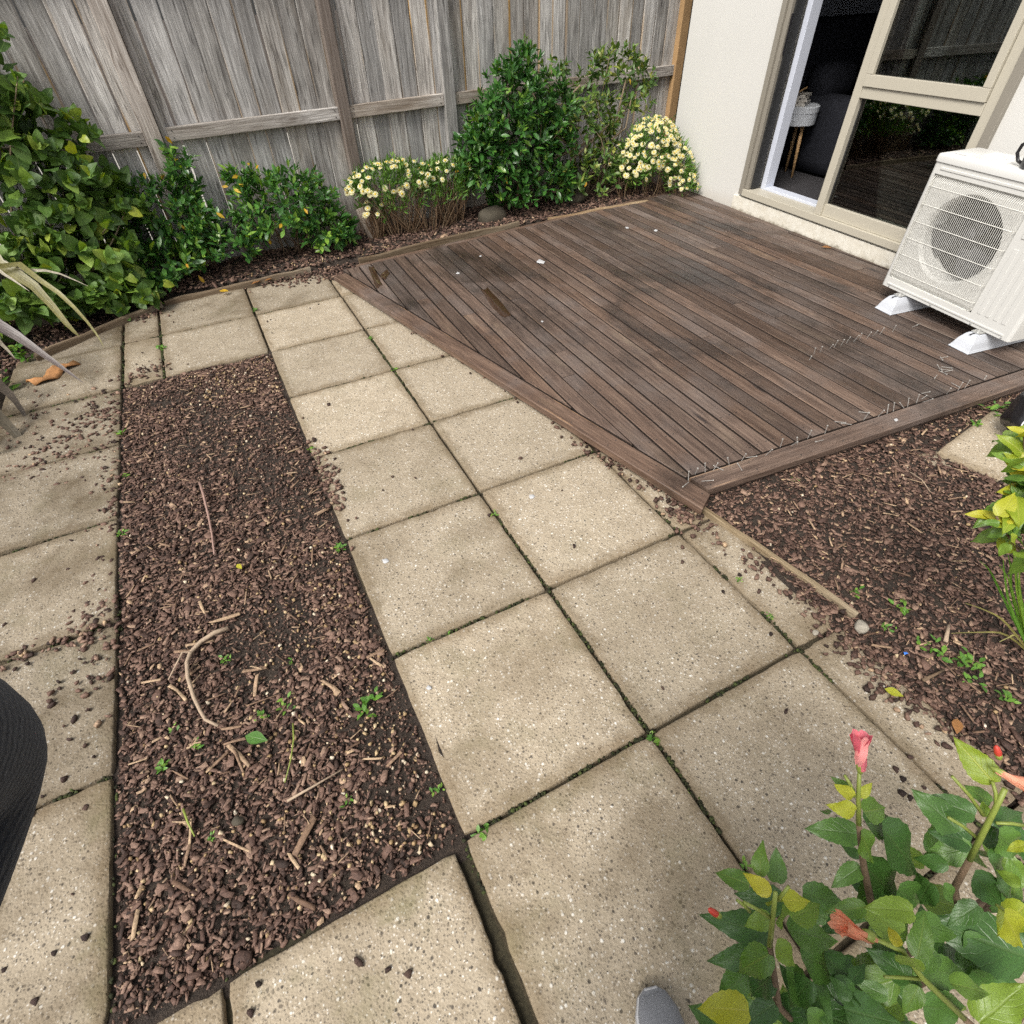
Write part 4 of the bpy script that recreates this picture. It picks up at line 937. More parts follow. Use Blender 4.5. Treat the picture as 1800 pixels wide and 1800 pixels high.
# ------------------------------------------------------------------ flax, small green plants at the left edge
fl = empty('flax_plant', (-2.55, 3.0, 0.0), label='bronze flax with drooping strap leaves at the left edge', cat='flax')
def blade(P, wid, mt, tw=0.35, name='blade', root=fl):
    P = [Vector(p) for p in P]; n = 10; V = []; F = []; UV = []; b0 = Vector(root.location)
    def ev(t):
        x = t*(len(P)-1); i = min(int(x), len(P)-2); f = x-i
        p0 = P[max(i-1, 0)]; p1 = P[i]; p2 = P[i+1]; p3 = P[min(i+2, len(P)-1)]
        return 0.5*((2*p1)+(p2-p0)*f+(2*p0-5*p1+4*p2-p3)*f*f+(-p0+3*p1-3*p2+p3)*f**3)
    for i in range(n+1):
        t = i/n; p = ev(t); d = (ev(min(1, t+0.02))-ev(max(0, t-0.02))).normalized()
        v = (Vector(CAM.tolist())-p).normalized(); s = d.cross(v).normalized(); nn = s.cross(d)
        wv = wid*(1-t**2.2)*(0.75+0.25*math.sin(math.pi*min(1, t+0.3)))+0.0012
        for (k, zz) in ((-0.5, 0.22), (0, 0.0), (0.5, 0.22)): V.append(p+s*(k*wv)+nn*(zz*wv*tw)-b0); UV.append((0.5+k, t))
    for i in range(n):
        for j in range(2): a = i*3+j; F.append((a, a+1, a+4, a+3))
    return link(name, fast_mesh(name, np.array([tuple(v) for v in V]), np.array(F), mt, np.array(UV), True), root)
FB = D(-230, 700, 3.1)
for P, wid, mt in [([(-60,440,3.2),(0,467,3.25),(60,503,3.3),(118,570,3.35),(140,592,3.38)], 0.095, L_FLAXG), ([(-60,455,3.2),(30,474,3.28),(92,477,3.32),(155,503,3.4)], 0.030, L_FLAXP),
                   ([(-60,455,3.1),(0,478,3.15),(52,512,3.2)], 0.035, L_FLAXP), ([(-20,470,3.2),(70,492,3.3),(130,540,3.35),(168,585,3.4),(182,610,3.4)], 0.035, L_FLAXG),
                   ([(-90,540,2.9),(0,573,2.95),(75,622,3.0),(148,674,3.05)], 0.088, L_FLAX), ([(-60,650,2.8),(0,678,2.85),(32,712,2.9),(62,762,2.95)], 0.065, L_FLAX),
                   ([(-70,690,2.7),(0,735,2.75),(50,788,2.8),(102,834,2.85)], 0.072, L_FLAX), ([(-40,585,2.9),(0,603,2.95),(28,632,3.0)], 0.040, L_FLAXP), ([(-60,760,2.6),(-20,790,2.65),(15,810,2.7)], 0.045, L_FLAX)]:
    blade([FB]+[D(*p) for p in P], wid, mt)
def sprig(name, label, loc, n, L, hgt, mat, geos=GEO_WEED, gname='weed', cat='plant', spread=1.0, group=None, sub=False):
    root = empty(name, loc, label=label, cat=cat, group=group); items = []; b0 = np.array(loc)
    for k in range(n):
        f = k/max(1, n-1); a = k*2.4+RNG.random(); e = R(25+50*RNG.random()); d = np.array([math.cos(a)*math.cos(e*0.6)*spread, math.sin(a)*math.cos(e*0.6)*spread, math.sin(e)*0.7])
        p = b0+np.array([RNG.normal()*L*0.45*spread, RNG.normal()*L*0.45*spread, hgt*RNG.random()])
        items.append((lmat(p, d, [0, 0, 1]+RNG.normal(size=3)*0.3, L*RNG.uniform(0.6, 1.1)), int(RNG.integers(len(geos))), mat))
    place_leaves(root, geos, gname, items, 0 if not sub else n); return root
sprig('groundcover_plant', 'bright green leafy groundcover clump beside the flax at left edge', G(10, 690, 0.0)+Vector((0, 0, 0.0)), 60, 0.05, 0.14, L_WEED)
sprig('groundcover_plant', 'small green groundcover tuft nearest the orange bark at left', G(45, 635, 0.0), 40, 0.045, 0.10, L_WEED)

# ------------------------------------------------------------------ foreground hibiscus (bottom right)
def Z(zx, zy): return (1000+zx/2.25, 1200+zy/2.25)
hib = empty('flowering_hibiscus', (0.62, -0.78, -0.02), label='hibiscus with pink buds in the foreground at bottom right', cat='hibiscus')
HB = np.array(hib.location)
FGL = """1125,440,1050,375,m 1125,450,1055,405,y 1150,450,1200,400,y 1132,508,1028,488,n 1165,510,1272,495,m 1175,555,1302,540,d 1145,600,945,570,d 1155,600,1212,716,n
1150,690,1072,636,d 1240,580,1420,772,d 1155,730,1040,796,d 1180,735,1340,880,d 1030,520,995,488,d 715,800,574,740,m 757,765,757,628,m 822,790,826,664,d 800,835,686,752,y 846,860,956,864,y
820,850,815,896,y 842,895,850,980,n 800,930,692,962,m 797,985,556,940,d 880,930,1002,868,m 925,830,1108,892,d 850,870,665,835,d 820,1030,908,1132,m 772,1085,562,1100,d 800,1070,648,1150,m 868,980,1088,1012,d
800,1160,712,1240,d 860,1150,985,1292,d 920,1090,1115,1132,d 700,1150,588,1255,d 712,1300,500,1275,n 815,1270,690,1350,d 1680,395,1528,222,n 1668,475,1572,408,m 1607,525,1416,442,d 1547,592,1366,425,d
1592,650,1402,696,d 1590,630,1440,590,d 1650,530,1640,472,n 1640,640,1805,600,d 1690,560,1805,515,d 1700,600,1795,690,d 1810,640,1728,662,y 1600,760,1745,905,d 1430,790,1378,874,d 1480,800,1545,885,d
1377,1087,1416,915,m 1302,1045,1268,950,y 1367,1090,1308,1135,n 1312,992,1162,895,m 1362,905,1178,880,m 1172,888,1030,905,m 1352,1170,1185,1055,d 1382,1200,1328,1325,m 1402,1130,1602,1172,d 1805,1085,1424,940,d
1510,1190,1682,1222,m 1622,1345,1805,1195,m 1400,1280,1602,1312,d 1090,1290,1322,1355,d 1115,1252,1028,1158,d 1120,1182,1172,1108,d 1805,880,1692,1000,y 1785,800,1688,738,m 1722,920,1805,1055,y
1560,1000,1700,1110,d 1620,880,1500,960,d 1500,720,1360,700,d 1660,700,1790,770,d 1300,820,1420,905,d 1020,940,900,860,d 1050,1180,1180,1290,d 960,1180,850,1290,d 1700,1150,1560,1250,d 1260,1240,1130,1180,d 940,1310,1060,1380,d 560,1300,690,1380,d 1450,1060,1360,1160,d 1700,820,1830,900,d"""
items = []
for ln in FGL.split():
    q = ln.split(','); bx, by, tx, ty = map(float, q[:4]); tone = q[4]
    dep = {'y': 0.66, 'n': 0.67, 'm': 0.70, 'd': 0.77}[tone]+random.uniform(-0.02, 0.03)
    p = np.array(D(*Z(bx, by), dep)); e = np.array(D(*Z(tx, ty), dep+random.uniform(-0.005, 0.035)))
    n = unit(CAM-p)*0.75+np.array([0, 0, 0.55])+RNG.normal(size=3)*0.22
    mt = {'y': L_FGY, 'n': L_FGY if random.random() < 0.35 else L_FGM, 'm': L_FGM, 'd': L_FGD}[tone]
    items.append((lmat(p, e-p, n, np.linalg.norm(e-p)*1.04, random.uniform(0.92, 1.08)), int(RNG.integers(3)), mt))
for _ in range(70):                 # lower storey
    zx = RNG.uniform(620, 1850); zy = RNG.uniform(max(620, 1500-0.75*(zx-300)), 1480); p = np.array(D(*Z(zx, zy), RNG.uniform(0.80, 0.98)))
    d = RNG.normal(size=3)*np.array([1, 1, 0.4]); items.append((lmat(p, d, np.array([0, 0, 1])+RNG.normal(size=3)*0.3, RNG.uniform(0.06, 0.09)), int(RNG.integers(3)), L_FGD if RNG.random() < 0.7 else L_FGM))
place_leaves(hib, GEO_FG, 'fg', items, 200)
def stem(P, r0, r1, mt=M_STEMG, name='stem', root=hib):
    b = Vector(root.location); m_ = MB(); k = len(P); m_.tube([Vector(p)-b for p in P], [r0+(r1-r0)*i/(k-1) for i in range(k)], 7); return m_.build(name, mt, root, smooth=True)
B3 = Vector(hib.location)
def zs(*pts): return [D(*Z(x, y), t) for (x, y, t) in pts]
stem(zs((1150,340,0.66),(1145,450,0.67),(1147,560,0.69))[::1], 0.0022, 0.0034); stem(zs((1147,560,0.69),(1165,720,0.73),(1195,870,0.79),(1300,1100,0.92))+[B3+Vector((-0.22,0.12,0.30)), B3], 0.0034, 0.008, M_STEM)
stem(zs((818,830,0.65),(810,900,0.67),(795,1040,0.70)), 0.0025, 0.0035); stem(zs((795,1040,0.70),(830,1280,0.78),(960,1420,0.90))+[B3+Vector((-0.30,0.06,0.26)), B3+Vector((-0.02,0,0))], 0.0035, 0.008, M_STEM)
stem(zs((1725,420,0.65),(1690,490,0.66),(1635,600,0.68),(1585,700,0.71)), 0.0030, 0.0038); stem(zs((1585,700,0.71),(1525,810,0.77),(1560,1000,0.9))+[B3+Vector((-0.12,0.14,0.34)), B3+Vector((0.02,0.02,0))], 0.0038, 0.007, M_STEM)
stem(zs((1205,1010,0.66),(1320,1062,0.68),(1395,1165,0.70),(1560,1325,0.76)), 0.0025, 0.0042); stem(zs((1560,1325,0.76),(1700,1450,0.86))+[B3+Vector((-0.08,0.04,0.28)), B3+Vector((0.01,-0.02,0))], 0.0042, 0.008, M_STEM)
for a, b in [((1515,370,0.66),(1640,525,0.67)), ((1500,533,0.67),(1612,612,0.69)), ((692,868,0.66),(803,935,0.68)), ((1248,1163,0.68),(1390,1172,0.70)), ((1692,880,0.68),(1745,925,0.70)), ((665,860,0.66),(715,905,0.67)), ((870,805,0.65),(825,860,0.66)), ((1690,555,0.66),(1805,565,0.66)), ((1675,390,0.66),(1690,490,0.66)), ((1090,365,0.67),(1130,450,0.67))]:
    P = zs(a, b); m = (P[0]+P[1])/2+Vector((0, 0, 0.003)); stem([P[0], m, P[1]], 0.0019, 0.0024, name='leaf_stalk')
def bloom(c, ax, L, mt, npet=5, wid=0.30, name='flower_bud', open_=0.25, calyx=True):
    ax = unit(ax); s = unit(np.cross(ax, [0.2, 0.9, 0.3])); t_ = np.cross(ax, s); V = []; F = []; UV = []
    for k in range(npet):
        a0 = 2*math.pi*k/npet; b = len(V)
        for i in range(7):
            f = i/6; rad = L*(0.07+open_*f**1.3+0.05*math.sin(f*5+k)); hw = wid*(math.sin(math.pi*(0.12+0.62*f))**0.8)
            for j in range(-2, 3):
                a = a0+j/2*hw*3.2+f*0.9; rr = rad*(1+0.12*math.sin(j*2.3+k*1.7+f*4)); v = np.array(c)+ax*(L*f*(1-0.03*abs(j)*f+0.05*math.sin(j*2.1+k*2.9)*f))+(s*math.cos(a)+t_*math.sin(a))*rr
                V.append(v-HB); UV.append((0.5+j/4, f))
        for i in range(6):
            for j in range(4): q = b+i*5+j; F.append((q, q+1, q+6, q+5))
    o = link(name, fast_mesh(name, np.array(V), np.array(F), mt, np.array(UV), True), hib)
    if calyx:
        m_ = MB(); a3 = Matrix([[s[i], t_[i], ax[i]] for i in range(3)]); m_.lathe([(0.001, -0.006), (L*0.10, 0.0), (L*0.12, L*0.14), (L*0.105, L*0.26)], 10, Vector((np.array(c)-HB).tolist()), M=a3); m_.build('calyx', M_STEMG, o, smooth=True)
    return o
def redbud(p, q):
    ax = unit(np.array(q)-np.array(p)); s = unit(np.cross(ax, [0.2, 0.9, 0.3])); t_ = np.cross(ax, s); L = (q-p).length; a3 = Matrix([[s[i], t_[i], ax[i]] for i in range(3)])
    m_ = MB(); m_.lathe([(L*0.05, 0), (L*0.16, L*0.2), (L*0.20, L*0.5), (L*0.15, L*0.85), (L*0.04, L)], 10, Vector((np.array(p)-HB).tolist()), M=a3); o = m_.build('flower_bud', M_BUD, hib, smooth=True)
    m_ = MB(); m_.lathe([(0.001, -L*0.1), (L*0.15, 0.0), (L*0.20, L*0.22), (L*0.17, L*0.34)], 8, Vector((np.array(p)-HB).tolist()), M=a3); m_.build('calyx', M_STEMG, o, smooth=True)
def ax2(a, b): return np.array(b)-np.array(a)
p, q = zs((1153,345,0.66),(1160,205,0.655)); bloom(p, ax2(p, q), (q-p).length, M_PINK, 5, 0.34, open_=0.15)
p, q = zs((1690,345,0.65),(1850,430,0.63)); bloom(p, ax2(p, q), (q-p).length*0.9, M_PEACH, 5, 0.30, 'wilted_flower', 0.18)
p, q = zs((1205,1008,0.66),(1062,955,0.65)); bloom(p, ax2(p, q), (q-p).length, M_PEACH, 5, 0.26, 'wilted_flower', 0.14)
p, q = zs((598,925,0.68),(552,895,0.675)); redbud(p, q)
p, q = zs((1702,300,0.66),(1690,248,0.655)); redbud(p, q)

# ------------------------------------------------------------------ plant and grass at the right edge
def Y3(x, y): return (1600+x/3, 600+y/3)
rp = empty('young_shrub', (1.40, -0.42, -0.02), label='yellow-green leafy young shrub at the right edge of the mulch', cat='shrub')
items = []
for ln in """600,600,485,478,n 605,490,528,443,y 600,660,448,568,m 605,650,515,598,y 600,725,488,712,m 605,860,540,755,m 455,930,303,893,y 470,922,556,793,y 470,962,378,950,m 470,932,605,898,y 500,1000,398,1030,m 530,1020,576,1076,n 520,1068,463,1136,m 490,990,605,958,m
640,560,720,470,m 640,700,740,660,m 660,820,760,880,n 620,980,720,1040,m 640,620,700,760,d 600,880,690,960,d 560,900,640,1000,d 620,1060,700,1150,d 540,960,610,1040,d 600,760,680,840,d""".split():
    q = ln.split(','); bx, by, tx, ty = map(float, q[:4]); dep = 1.22+random.uniform(-0.03, 0.04)+(0.05 if q[4] == 'd' else 0)
    p = np.array(D(*Y3(bx, by), dep)); e = np.array(D(*Y3(tx, ty), dep+random.uniform(-0.01, 0.03)))
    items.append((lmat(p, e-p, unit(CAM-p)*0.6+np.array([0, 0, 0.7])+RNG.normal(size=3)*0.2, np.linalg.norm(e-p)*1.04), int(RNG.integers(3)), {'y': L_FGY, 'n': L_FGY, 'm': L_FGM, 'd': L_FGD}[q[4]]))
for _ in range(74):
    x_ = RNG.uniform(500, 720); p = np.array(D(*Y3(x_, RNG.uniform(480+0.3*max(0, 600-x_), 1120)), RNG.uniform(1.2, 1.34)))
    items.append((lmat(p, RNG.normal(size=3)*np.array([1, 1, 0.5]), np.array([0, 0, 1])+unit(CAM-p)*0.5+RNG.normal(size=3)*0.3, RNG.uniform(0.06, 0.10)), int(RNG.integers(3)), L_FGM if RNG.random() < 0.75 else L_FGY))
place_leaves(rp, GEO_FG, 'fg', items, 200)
def y3(*pts): return [D(*Y3(x, y), t) for (x, y, t) in pts]
RB = Vector(rp.location)
stem(y3((455,925,1.22),(500,1000,1.24),(545,1065,1.28),(640,1150,1.36))+[RB], 0.0022, 0.0045, M_STEM, root=rp); stem(y3((600,480,1.2),(610,700,1.22),(640,900,1.27),(680,1100,1.36))+[RB+Vector((0.02,0,0))], 0.0022, 0.0045, M_STEM, root=rp)
gt = empty('grass_tuft', G(1812, 1150, -0.02), label='tuft of long thin grass below the young shrub at right', cat='grass tuft')
gb = Vector(gt.location)
for P in [[(540,1350,1.62),(530,1200,1.52),(515,1125,1.47)], [(570,1350,1.62),(555,1200,1.5),(545,1115,1.44)], [(560,1400,1.64),(520,1260,1.56),(470,1180,1.5)], [(480,1330,1.66),(420,1210,1.6),(365,1158,1.57)], [(500,1480,1.68),(400,1420,1.66),(290,1380,1.64)], [(500,1545,1.68),(350,1535,1.66),(215,1540,1.65)], [(560,1555,1.68),(520,1562,1.67),(470,1585,1.67)], [(590,1400,1.6),(575,1260,1.5),(585,1130,1.42)], [(610,1380,1.6),(620,1220,1.5),(600,1120,1.42)], [(530,1400,1.62),(500,1250,1.52),(490,1150,1.47)], [(600,1420,1.62),(570,1300,1.54),(560,1180,1.48)]]:
    blade([gb]+y3(*P), 0.006 if P[0][1] < 1470 else 0.005, L_WEED if P[0][1] < 1470 else L_FLAXG, 0.5, 'grass_blade', gt)

# ================================================================== MULCH, CHIPS, PEBBLES
def chips(P, L, wr, tr, tilt, seed=0, rect=False):
    # P (n,3), L (n): irregular six-sided flakes
    rg = np.random.default_rng(seed); n = len(P); k = 6
    if rect:
        bx = np.array([-0.5, 0.0, 0.5, 0.5, 0.0, -0.5]); by = np.array([-0.5, -0.5, -0.5, 0.5, 0.5, 0.5])
        x = (bx[None]+rg.normal(0, 0.05, (n, k)))*L[:, None]; y = (by[None]+rg.normal(0, 0.16, (n, k))+rg.normal(0, 0.5, (n, 1))*bx[None]**2)*(L*wr)[:, None]
    else:
        ang = (np.arange(k)/k*2*np.pi)[None, :]+rg.uniform(-0.42, 0.42, (n, k)); rad = rg.uniform(0.55, 1.2, (n, k))
        x = np.cos(ang)*rad*0.5*L[:, None]; y = np.sin(ang)*rad*0.5*(L*wr)[:, None]
    h = (L*tr)[:, None]*rg.uniform(0.6, 1.4, (n, k))*0.5
    sh = 0.92
    V = np.concatenate([np.stack([x, y, -h], 2), np.stack([x*sh, y*sh, h], 2)], 1)
    a = rg.uniform(0, 2*np.pi, n); tx = rg.normal(0, 1, n)*tilt; ty = rg.normal(0, 1, n)*tilt
    ca, sa = np.cos(a), np.sin(a); Rz = np.zeros((n, 3, 3)); Rz[:, 0, 0] = ca; Rz[:, 0, 1] = -sa; Rz[:, 1, 0] = sa; Rz[:, 1, 1] = ca; Rz[:, 2, 2] = 1
    Rx = np.zeros((n, 3, 3)); Rx[:, 0, 0] = 1; Rx[:, 1, 1] = np.cos(tx); Rx[:, 1, 2] = -np.sin(tx); Rx[:, 2, 1] = np.sin(tx); Rx[:, 2, 2] = np.cos(tx)
    Ry = np.zeros((n, 3, 3)); Ry[:, 1, 1] = 1; Ry[:, 0, 0] = np.cos(ty); Ry[:, 0, 2] = np.sin(ty); Ry[:, 2, 0] = -np.sin(ty); Ry[:, 2, 2] = np.cos(ty)
    V = np.einsum('nij,nkj->nki', Rx @ Ry @ Rz, V)+P[:, None, :]
    T_ = []
    for j in range(k):
        q = (j+1) % k; T_ += [(j, q, k+q), (j, k+q, k+j)]
    for j in range(1, k-1): T_ += [(k, k+j, k+j+1), (0, j+1, j)]
    F = np.array(T_)[None]+(np.arange(n)*2*k)[:, None, None]
    return V.reshape(-1, 3), F.reshape(-1, 3)
def scatter(n, box, keep, seed):
    rg = np.random.default_rng(seed); x = rg.uniform(box[0], box[1], n); y = rg.uniform(box[2], box[3], n); m = keep(x, y, rg); return x[m], y[m], rg
def stuff(name, label, mat, parts):
    V = []; F = []; b = 0
    for v, f in parts: V.append(v); F.append(f+b); b += len(v)
    link(name, fast_mesh(name, np.concatenate(V), np.concatenate(F), mat), label=label, kind='stuff')
def layer(x, y, rg, Lr, wr, tr, tilt, dz, seed, zmin=None):
    n = len(x); L = rg.uniform(*Lr, n)*(1+0.9*(rg.random(n) < 0.05)); z = H(x, y)+dz+rg.uniform(-0.003, 0.010, n)
    if zmin is not None: z = np.maximum(z, zmin)
    return chips(np.stack([x, y, z], 1), L, rg.uniform(*wr, n), rg.uniform(*tr, n), tilt, seed)
def bare(x, y, k, sd): return vnoise(x, y, k, sd)*0.65+vnoise(x, y, k*2.7, sd+1)*0.35
bedk = lambda thr: (lambda x, y, rg: (rg.random(len(x)) < np.clip((bare(x, y, 2.3, 11)-thr)*6+0.40+0.30*(y > 1.0)-0.35*(y < 0.55)*(x > -1.15), 0.14, 1)) & (x > -1.417+0.008*vnoise(x*0, y, 9, 5)) & (x < -0.606-0.02*vnoise(x*0, y, 5, 6)*(y < 2.7)))
x, y, rg = scatter(19500, (-1.418, -0.603, -0.006, 2.995), bedk(0.42), 21)
p1 = layer(x, y, rg, (0.009, 0.030), (0.26, 0.75), (0.05, 0.13), 0.16, 0.003, 31)
x, y, rg = scatter(20000, (-1.415, -0.605, 0.005, 2.99), lambda x, y, rg: rg.random(len(x)) < 0.9, 22); p2 = layer(x, y, rg, (0.004, 0.012), (0.5, 0.9), (0.3, 0.7), 0.5, 0.002, 32)
# spill over the paver edges
def spill(n, cx, cy, sx, sy, seed, keep=None):
    rg = np.random.default_rng(seed); x = rg.normal(cx, sx, n); y = rg.normal(cy, sy, n)
    if keep is not None: m = keep(x, y); x = x[m]; y = y[m]
    L = rg.uniform(0.012, 0.032, len(x)); z = 0.004+rg.random(len(x))*0.006
    return chips(np.stack([x, y, z], 1), L, rg.uniform(0.45, 0.8, len(x)), rg.uniform(0.2, 0.35, len(x)), 0.12, seed)
x, y, rg = scatter(3000, (-1.41, -0.61, 0.01, 2.98), bedk(0.42), 29); nn_ = len(x); p3 = chips(np.stack([x, y, H(x, y)+0.006+rg.random(nn_)*0.010], 1), rg.uniform(0.014, 0.036, nn_), rg.uniform(0.16, 0.5, nn_), rg.uniform(0.05, 0.12, nn_), 0.18, 39, True)
stuff('bark_mulch', 'brown bark chip mulch filling the long left bed', M_BARK,
      [p1, p2, p3, spill(150, -0.575, 1.62, 0.035, 0.15, 41, lambda x, y: x > -0.62), spill(150, -1.52, 2.72, 0.10, 0.13, 42, lambda x, y: (x < -1.40)), spill(90, -1.72, 2.42, 0.10, 0.10, 45),
       spill(110, -1.47, 1.18, 0.05, 0.16, 43, lambda x, y: x < -1.39), spill(110, -1.46, 2.1, 0.035, 0.25, 44, lambda x, y: x < -1.39), spill(60, -1.62, 1.19, 0.13, 0.03, 47), spill(60, -1.30, 3.12, 0.07, 0.05, 46), spill(50, -1.85, 2.85, 0.12, 0.3, 48)])
rk = lambda x, y, rg: (x > 0.72+0.09*vnoise(x*0, y, 5, 8)) & (y < 0.74-0.0787*(x-0.7)) & ~((y > 0.11+0.143*(x-2.0)) & (x > 2.0-0.182*(y-0.11)) & (x < 2.56-0.24*(y-0.19)) & (y < 0.44+0.148*(x-1.94)))
rk2 = lambda x, y, rg: rk(x, y, rg) & (rg.random(len(x)) < np.clip((bare(x, y, 2.0, 15)-0.30)*5+0.4-0.8*np.clip((y-0.34)/0.3, 0, 1), 0.12, 1))
x, y, rg = scatter(30000, (0.66, 3.0, -1.3, 0.74), rk2, 23); q1 = layer(x, y, rg, (0.012, 0.034), (0.22, 0.65), (0.07, 0.15), 0.18, 0.004, 33)
x, y, rg = scatter(10000, (0.70, 3.0, -1.3, 0.66), rk, 24); q2 = layer(x, y, rg, (0.004, 0.011), (0.5, 0.9), (0.3, 0.7), 0.5, 0.002, 34)
stuff('bark_mulch', 'brown bark chip mulch of the right hand bed beside the deck', M_BARK, [q1, q2, spill(260, 0.74, -0.12, 0.04, 0.33, 51, lambda x, y: (x > 0.665+0.03*np.sin(y*9)) & (y < 0.6)), spill(120, 0.68, 0.66, 0.05, 0.06, 52), spill(150, 0.60, 1.15, 0.05, 0.25, 53, lambda x, y: (x > 0.60-0.215*(y-1.05)-0.03) & (x > 0.5)), spill(50, 0.34, 2.2, 0.10, 0.45, 54, lambda x, y: np.abs(x-(0.70-0.216*(y-0.7))) < 0.035)])
fk = lambda x, y, rg: mulch_zone(x, y) & (y < fence_y(x)-0.02) & (y > 4.05-0.6*np.maximum(0, -1.15-x)) & (x < 3.6)
x, y, rg = scatter(20000, (-2.6, 3.6, 3.4, 5.1), fk, 25); f1 = layer(x, y, rg, (0.016, 0.045), (0.3, 0.7), (0.1, 0.25), 0.26, 0.004, 35)
stuff('bark_mulch', 'brown bark chip mulch under the shrubs along the fence', M_BARK, [f1, spill(260, -0.12, 4.10, 0.16, 0.07, 55, lambda x, y: y < 4.2), spill(150, 0.10, 3.98, 0.08, 0.05, 57), spill(60, -1.3, 3.98, 0.08, 0.05, 56)])
# pebbles
def pebbles(x, y, rg, sd, lo=0.006, hi=0.017):
    n = len(x); L = rg.uniform(lo, hi, n); return chips(np.stack([x, y, H(x, y)+0.006+rg.random(n)*0.006], 1), L, rg.uniform(0.6, 0.95, n), rg.uniform(0.45, 0.8, n), 0.4, sd)
x, y, rg = scatter(2300, (-1.40, -0.62, 0.02, 2.97), lambda x, y, rg: rg.random(len(x)) < np.clip(0.12+0.75*np.clip((x+1.15)/0.5, 0, 1)*(y < 1.3)+0.35*(y < 0.5)+0.8*((y > 2.55) & (x > -1.1)), 0, 1), 26); g1 = pebbles(x, y, rg, 36)
stuff('pebbles', 'tan pebbles scattered through the left mulch bed', M_PEB, [g1])
x, y, rg = scatter(420, (0.8, 3.0, -1.0, 0.62), lambda x, y, rg: rk(x, y, rg) & (rg.random(len(x)) < 0.35+0.6*(y > 0.25)), 27); g2 = pebbles(x, y, rg, 37)
x, y, rg = scatter(60, (-0.6, 0.6, 4.12, 4.35), lambda x, y, rg: y > 4.1, 28); g3 = pebbles(x, y, rg, 38)
stuff('pebbles', 'pale pebbles scattered in the right hand mulch bed', M_PEB, [g2, g3])
# slivers of wood and straw in the mulch
def slivers(n, box, keep, seed, Lr=(0.02, 0.065)):
    x, y, rg = scatter(n, box, keep, seed); m = len(x); L = rg.uniform(*Lr, m)
    return chips(np.stack([x, y, H(x, y)+0.014+rg.random(m)*0.006], 1), L, rg.uniform(0.03, 0.15, m), rg.uniform(0.02, 0.05, m), 0.10, seed, True)
stuff('wood_slivers', 'thin wood slivers and straw lying on the mulch beds', M_STRAW, [slivers(200, (-1.39, -0.63, 0.03, 2.95), lambda x, y, rg: x < 9, 61), slivers(420, (0.8, 2.8, -1.1, 0.6), rk, 62), slivers(22, (-1.38, -0.64, 0.03, 1.2), lambda x, y, rg: x < 9, 63, (0.06, 0.11))])
# moss and grit in the joints
def joint_moss():
    rg = np.random.default_rng(71); V = []
    segs = [((0, -0.9), (0, 3.9), 900), ((-0.6, -0.9), (-0.6, 0.0), 120), ((0.6, -0.9), (0.6, 0.75), 300)]+[((-0.6, r*0.6), (0.6, r*0.6), 210 if r < 4 else 90) for r in range(-1, 7)]+[((-1.2, 3.0), (-1.2, 4.0), 130), ((-1.42, 3.0), (-1.42, 3.9), 120), ((-1.4, 3.6), (-0.6, 3.6), 120)]+[((-2.0, 0.02+k*0.592), (-1.42, 0.02+k*0.592), 150) for k in range(0, 7)]+[((-1.42, 0.0), (-1.42, 3.0), 170), ((-1.19, -0.6), (-1.19, -0.01), 40)]
    for a, b, n in segs:
        a = np.array(a); b = np.array(b); t = rg.random(n); c = vnoise(a[0]+t*3, a[1]+t*5+b[0], 2.2, 4); t = t[c > 0.47]; p = a+(b-a)*t[:, None]; d = (b-a)/np.linalg.norm(b-a); nn = np.array([-d[1], d[0]])
        p = p+nn*rg.normal(0, 0.0032, (len(t), 1)); V.append(np.column_stack([p, np.full(len(t), -0.0085)+rg.random(len(t))*0.004]))
    P = np.concatenate(V); return chips(P, rg.uniform(0.006, 0.016, len(P)), rg.uniform(0.6, 1.0, len(P)), rg.uniform(0.4, 0.8, len(P)), 0.4, 72)
stuff('moss', 'green moss growing along the joints between the pavers', M_MOSS, [joint_moss()])

# loose bark chips on the pavers, each its own
CH = []
for k in range(6):
    v, f = chips(np.zeros((1, 3)), np.array([1.0]), np.array([random.uniform(0.5, 0.8)]), np.array([0.3]), 0.0, 80+k); CH.append(fast_mesh('bark_chip', v, f, M_LOOSE))
spots = [(1200,988),(1382,1250),(1272,1040),(1356,1115),(988,862),(915,806),(1085,770),(725,755),(730,840),(690,838),(673,862),(578,710),(577,712),(545,542),(560,535),(470,565),(478,585),(475,562),(1165,1210),(1310,985),(1335,1040),(1275,975),(630,1690),(682,1703),(718,1712),(455,1730),(440,1780),(150,1648),(128,1572),(95,1676),(62,1760),(155,1620),(8,1705),(420,495),(590,1100),
         (130,1265),(122,1300),(112,1370),(150,1420),(60,1430),(75,1400),(165,1330),(178,1420),(150,1310),(105,1210),(90,1240),(150,1165),(130,1180),(165,1050),(155,1060),(130,1075),(180,980),(60,1020),(125,950),(120,1000),(8,1098),(190,960),(45,880),(55,885),(40,890),(150,845),(170,852),(145,840),(18,845),(105,800),(95,795),(80,812),(60,805),(85,780),(75,770),(70,790),(50,830),(165,590),(250,620),(240,640),(255,645),(262,635),(232,655),(300,648),(295,640),(330,640),(345,642),(368,641),(240,600),(305,566),(340,545),(355,560),(1600,1330),(1585,1395),(1600,1402),(1588,1370),(1575,1352),(1625,1385),(860,905),(1010,960),(640,1010),(1345,955),(1300,1010),(1010,740)]
random.seed(5)
